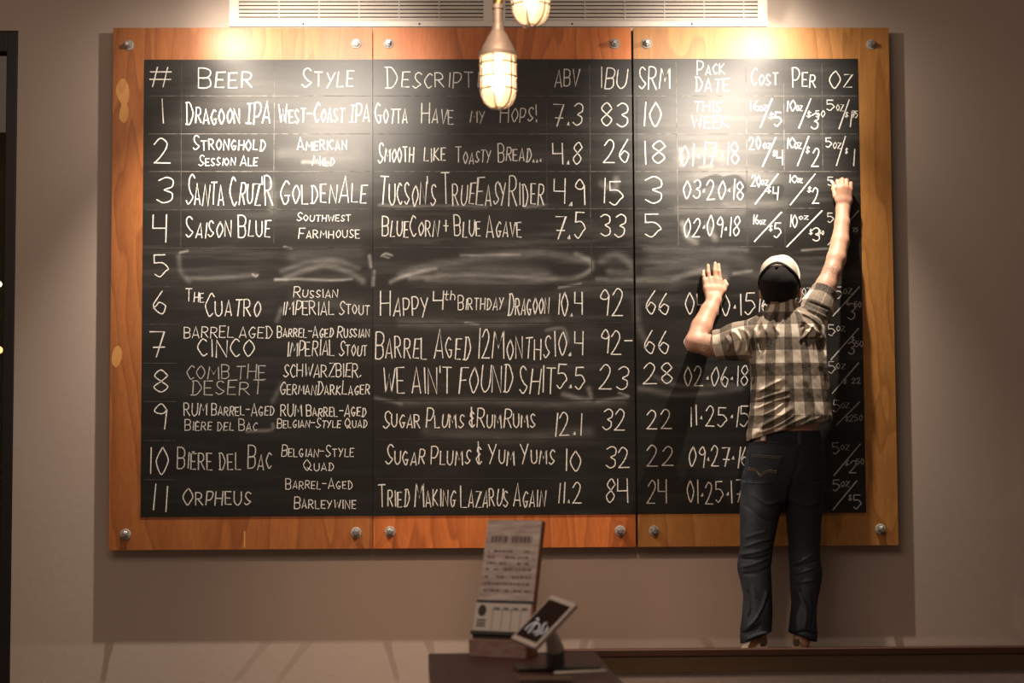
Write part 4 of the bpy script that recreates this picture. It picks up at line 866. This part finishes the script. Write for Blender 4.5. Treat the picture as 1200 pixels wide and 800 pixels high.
def sheet(name, o, quad, lift, thick, m, parent, nu=10, nv=10):
    """a patch of cloth lying on o; quad = photo corners tl,tr,br,bl"""
    bm = bmesh.new(); G = []
    for j in range(nv+1):
        row = []
        for i in range(nu+1):
            u, v = i/nu, j/nv; tl, tr, br_, bl_ = [np.array(q, float) for q in quad]; p = (tl*(1-u)+tr*u)*(1-v)+(bl_*(1-u)+br_*u)*v
            h = back_y(o, *p); row.append(bm.verts.new(h[0]+h[1]*lift) if h else None)
        G.append(row)
    for j in range(nv):
        for i in range(nu):
            q = [G[j][i], G[j][i+1], G[j+1][i+1], G[j+1][i]]
            if all(q): bm.faces.new(q)
    for v in [v for r_ in G for v in r_ if v and not v.link_faces]: bm.verts.remove(v)
    g = bm.faces[:]; ex = bmesh.ops.extrude_face_region(bm, geom=g)
    for q in ex['geom']:
        if isinstance(q, bmesh.types.BMVert): q.co.y += thick
    return frombm(name, bm, m, parent, True)
pk = sheet('back_pocket', jeans, [(879, 530), (917, 533), (908, 566), (874, 566)], .0035, .003, jm, jeans, 12, 12)
for L_ in ([(880, 532), (897, 533.5), (916, 535)], [(880, 534), (897, 535.5), (916, 537)], [(877, 548), (886, 550), (891, 556), (899, 551), (911, 552)], [(876, 550), (886, 552), (891, 558), (899, 553), (910, 554)]):
    P_ = on_cloth(pk, crv(L_, 5), .0006)
    if len(P_) > 2: bm = bmesh.new(); tube(bm, P_, .0011, 5); frombm('stitching', bm, thread, pk)
pk2 = sheet('back_pocket', jeans, [(931, 535), (957, 532), (959, 562), (937, 566)], .0035, .003, jm, jeans, 12, 12)
def wb(y): return [(879+i*4.1, y-(i/20)*4) for i in range(21)]
P_ = on_cloth(jeans, wb(520), .0008); bm = bmesh.new(); tube(bm, P_, .0012, 5); frombm('waist_stitching', bm, mat('dark_thread', (.02, .02, .024), .8), jeans)
sheet('belt_loop', jeans, [(934.5, 506), (938.5, 506), (938.5, 521), (934.5, 521)], .003, .002, mat('loop_denim', (.035, .038, .045), .8), jeans, 3, 6)
lp_ = sheet('leather_label', jeans, [(886, 508), (899, 507), (898, 517), (885, 517.5)], .0035, .002, leather, jeans, 5, 4)
sheet('label_tab', jeans, [(893, 508), (897.5, 507.5), (896.5, 515.5), (892, 516)], .0042, .001, tabw, lp_, 4, 4)

# --- cap, hair
capk = mat('cap_black_cotton', rough=.9, spec=.15); n = N(capk); ff = n.noise(n.coords(), 190, 3); n.base(n.mix(ff, (.010, .009, .009), (.020, .018, .017)))
capb = m_noise('cap_beige_cotton', (.40, .355, .29), (.47, .42, .35), 160, .85, .2, .15)
def hl(P): return (P-HC)@Rh
def crown(P):
    q = hl(P); top = ellip(P, H(0, .0, .012), (.0885, .103, .118), Rh)
    top = smin(top, ellip(P, H(0, .052, .055), (.072, .055, .072), Rh), .03)
    rim = -.022-q[:, 2]-.16*np.clip(-q[:, 1], 0, .1)
    return top, rim, q
def crown_back(P):
    t, r_, q = crown(P); seam = .0012*np.exp(-(q[:, 0]/.004)**2); d = np.maximum(np.maximum(t-.001+seam+wob(P, 50, .0012, 3), r_), q[:, 1]-.018)
    return np.maximum(d, -(t+.0075))
def crown_front(P):
    t, r_, q = crown(P); d = np.maximum(np.maximum(t-.004+wob(P, 40, .001, 6), r_), .012-q[:, 1]); return np.maximum(d, -(t+.006))
hb = HC
cap = field_obj('cap', crown_back, hb-.19, hb+.19, .003, capk, man)
field_obj('front_panel', crown_front, hb-.19, hb+.19, .003, capb, cap)
def bill(P):
    q = hl(P); x, f, u = q[:, 0], q[:, 1], q[:, 2]; curve = -.012-3.2*x*x+.05*(f-.09)
    d = np.maximum(np.abs(u-curve)-.0035, (np.sqrt((x/.086)**2+((f-.090)/.116)**2)-1)*.08); return np.maximum(d, .070-f)
field_obj('bill', bill, hb-.22, hb+.22, .003, capb, cap)
bm = bmesh.new(); bmesh.ops.create_uvsphere(bm, u_segments=16, v_segments=8, radius=.009); tp_ = H(0, .004, .133); bm.transform(Matrix.Translation(Vector(tp_)) @ Matrix(Rh.tolist()).to_4x4() @ Matrix.Diagonal((1, 1, .6, 1))); frombm('button', bm, capk, cap, True)
# shade in the gap between front and back panels, put in as a black strip
def gap(P):
    t, r_, q = crown(P); d = np.maximum(np.abs(t-.0045)-.003, np.abs(q[:, 1]-.016-.010*np.cos(q[:, 0]*38))-.006); return np.maximum(np.maximum(d, r_), -.06-q[:, 2])
field_obj('panel_gap_shade', gap, hb-.19, hb+.19, .0028, mat('gap_shade_black', (.006, .006, .006), .9), cap)
strap = mat('strap_tan', (.36, .26, .17), .7)
def hair(P):
    q = hl(P); d = ellip(P, H(0, -.004, .0), (.0785, .098, .094), Rh); d = np.maximum(d, np.maximum(q[:, 1]-.02, -.075-q[:, 2])); return d+wob(P, 210, .0012, 8)
hr = field_obj('hair', hair, hb-.17, hb+.17, .003, m_noise('dark_hair', (.010, .007, .006), (.022, .016, .012), 200, .7, .3, 0, (1, 1, .2)), man)
bpy.context.view_layer.update()
sheet('strap_label', cap, [(903, 353), (912, 353), (911.5, 357), (903.5, 357)], .002, .0015, strap, cap, 4, 3) if back_y(cap, 907, 355) else None

# --- shoes
suede = m_noise('tan_suede', (.42, .33, .25), (.52, .42, .32), 60, .85, .2, .1); sole = m_noise('rubber_sole', (.50, .42, .32), (.58, .50, .40), 40, .7); tabm = mat('heel_tab', (.05, .025, .02), .7)
def shoe(px, toe_px):
    hz = FEET_Z; heel = U(px, 757, -.50); toe = U(toe_px, 757, -.215); ax = np.array((toe[0]-heel[0], toe[1]-heel[1], 0)); Ls = np.linalg.norm(ax); ax /= Ls; sd = np.array((ax[1], -ax[0], 0)); o0 = np.array((heel[0], heel[1], hz))
    def loc(P): q = P-o0; return q@sd, q@ax, q[:, 2]
    def half(t): return np.interp(t/Ls, [0, .15, .35, .7, .88, 1.], [.030, .036, .034, .046, .040, .022])
    def upper(P):
        s, t, z = loc(P); hgt = np.interp(t/Ls, [0, .1, .3, .5, .8, 1.], [.078, .080, .088, .070, .048, .040]); tc = np.clip(t, .012, Ls-.02)
        e = np.sqrt((s/half(t))**2+(np.clip(z, 0, 1)/hgt)**2*1.0+0*z)-1; d = e*.032; return np.maximum(np.maximum(d, np.maximum(-t, t-Ls)), .016-z)
    def solef(P):
        s, t, z = loc(P); w_ = half(t)+.004; return np.maximum(np.maximum(np.abs(s)-w_, np.abs(z-.0115)-.0105), np.maximum(-.004-t, t-Ls-.004))
    lo = np.minimum(heel, toe)-.07; hi = np.maximum(heel, toe)+.07; lo[2] = hz-.012; hi[2] = hz+.12
    so = field_obj('sneaker', upper, lo, hi, .0035, suede, man); field_obj('rubber_sole', solef, lo, hi, .0035, sole, so)
    bm = bmesh.new(); Tm = frame(Vector(o0), Vector(sd), Vector(ax), Vector((0, 0, 1))); box(bm, -.012, .012, -.004, .004, .062, .094, .003, Tm); frombm('heel_tab', bm, tabm, so)
shoe(894, 874); shoe(933.5, 944)

# --- chalk in his right hand
a, b = Vector(J(973.5, 212.5, .0955)), Vector(J(982, 220, .135)); bm = bmesh.new(); tube(bm, [a, a.lerp(b, .03), b], [.0035, .005, .005], 14)
tag(frombm('chalk_stick', bm, mat('white_chalk', (.8, .78, .74), .9), None, True), 'short white chalk stick pinched in the raised right hand of the man', 'chalk')
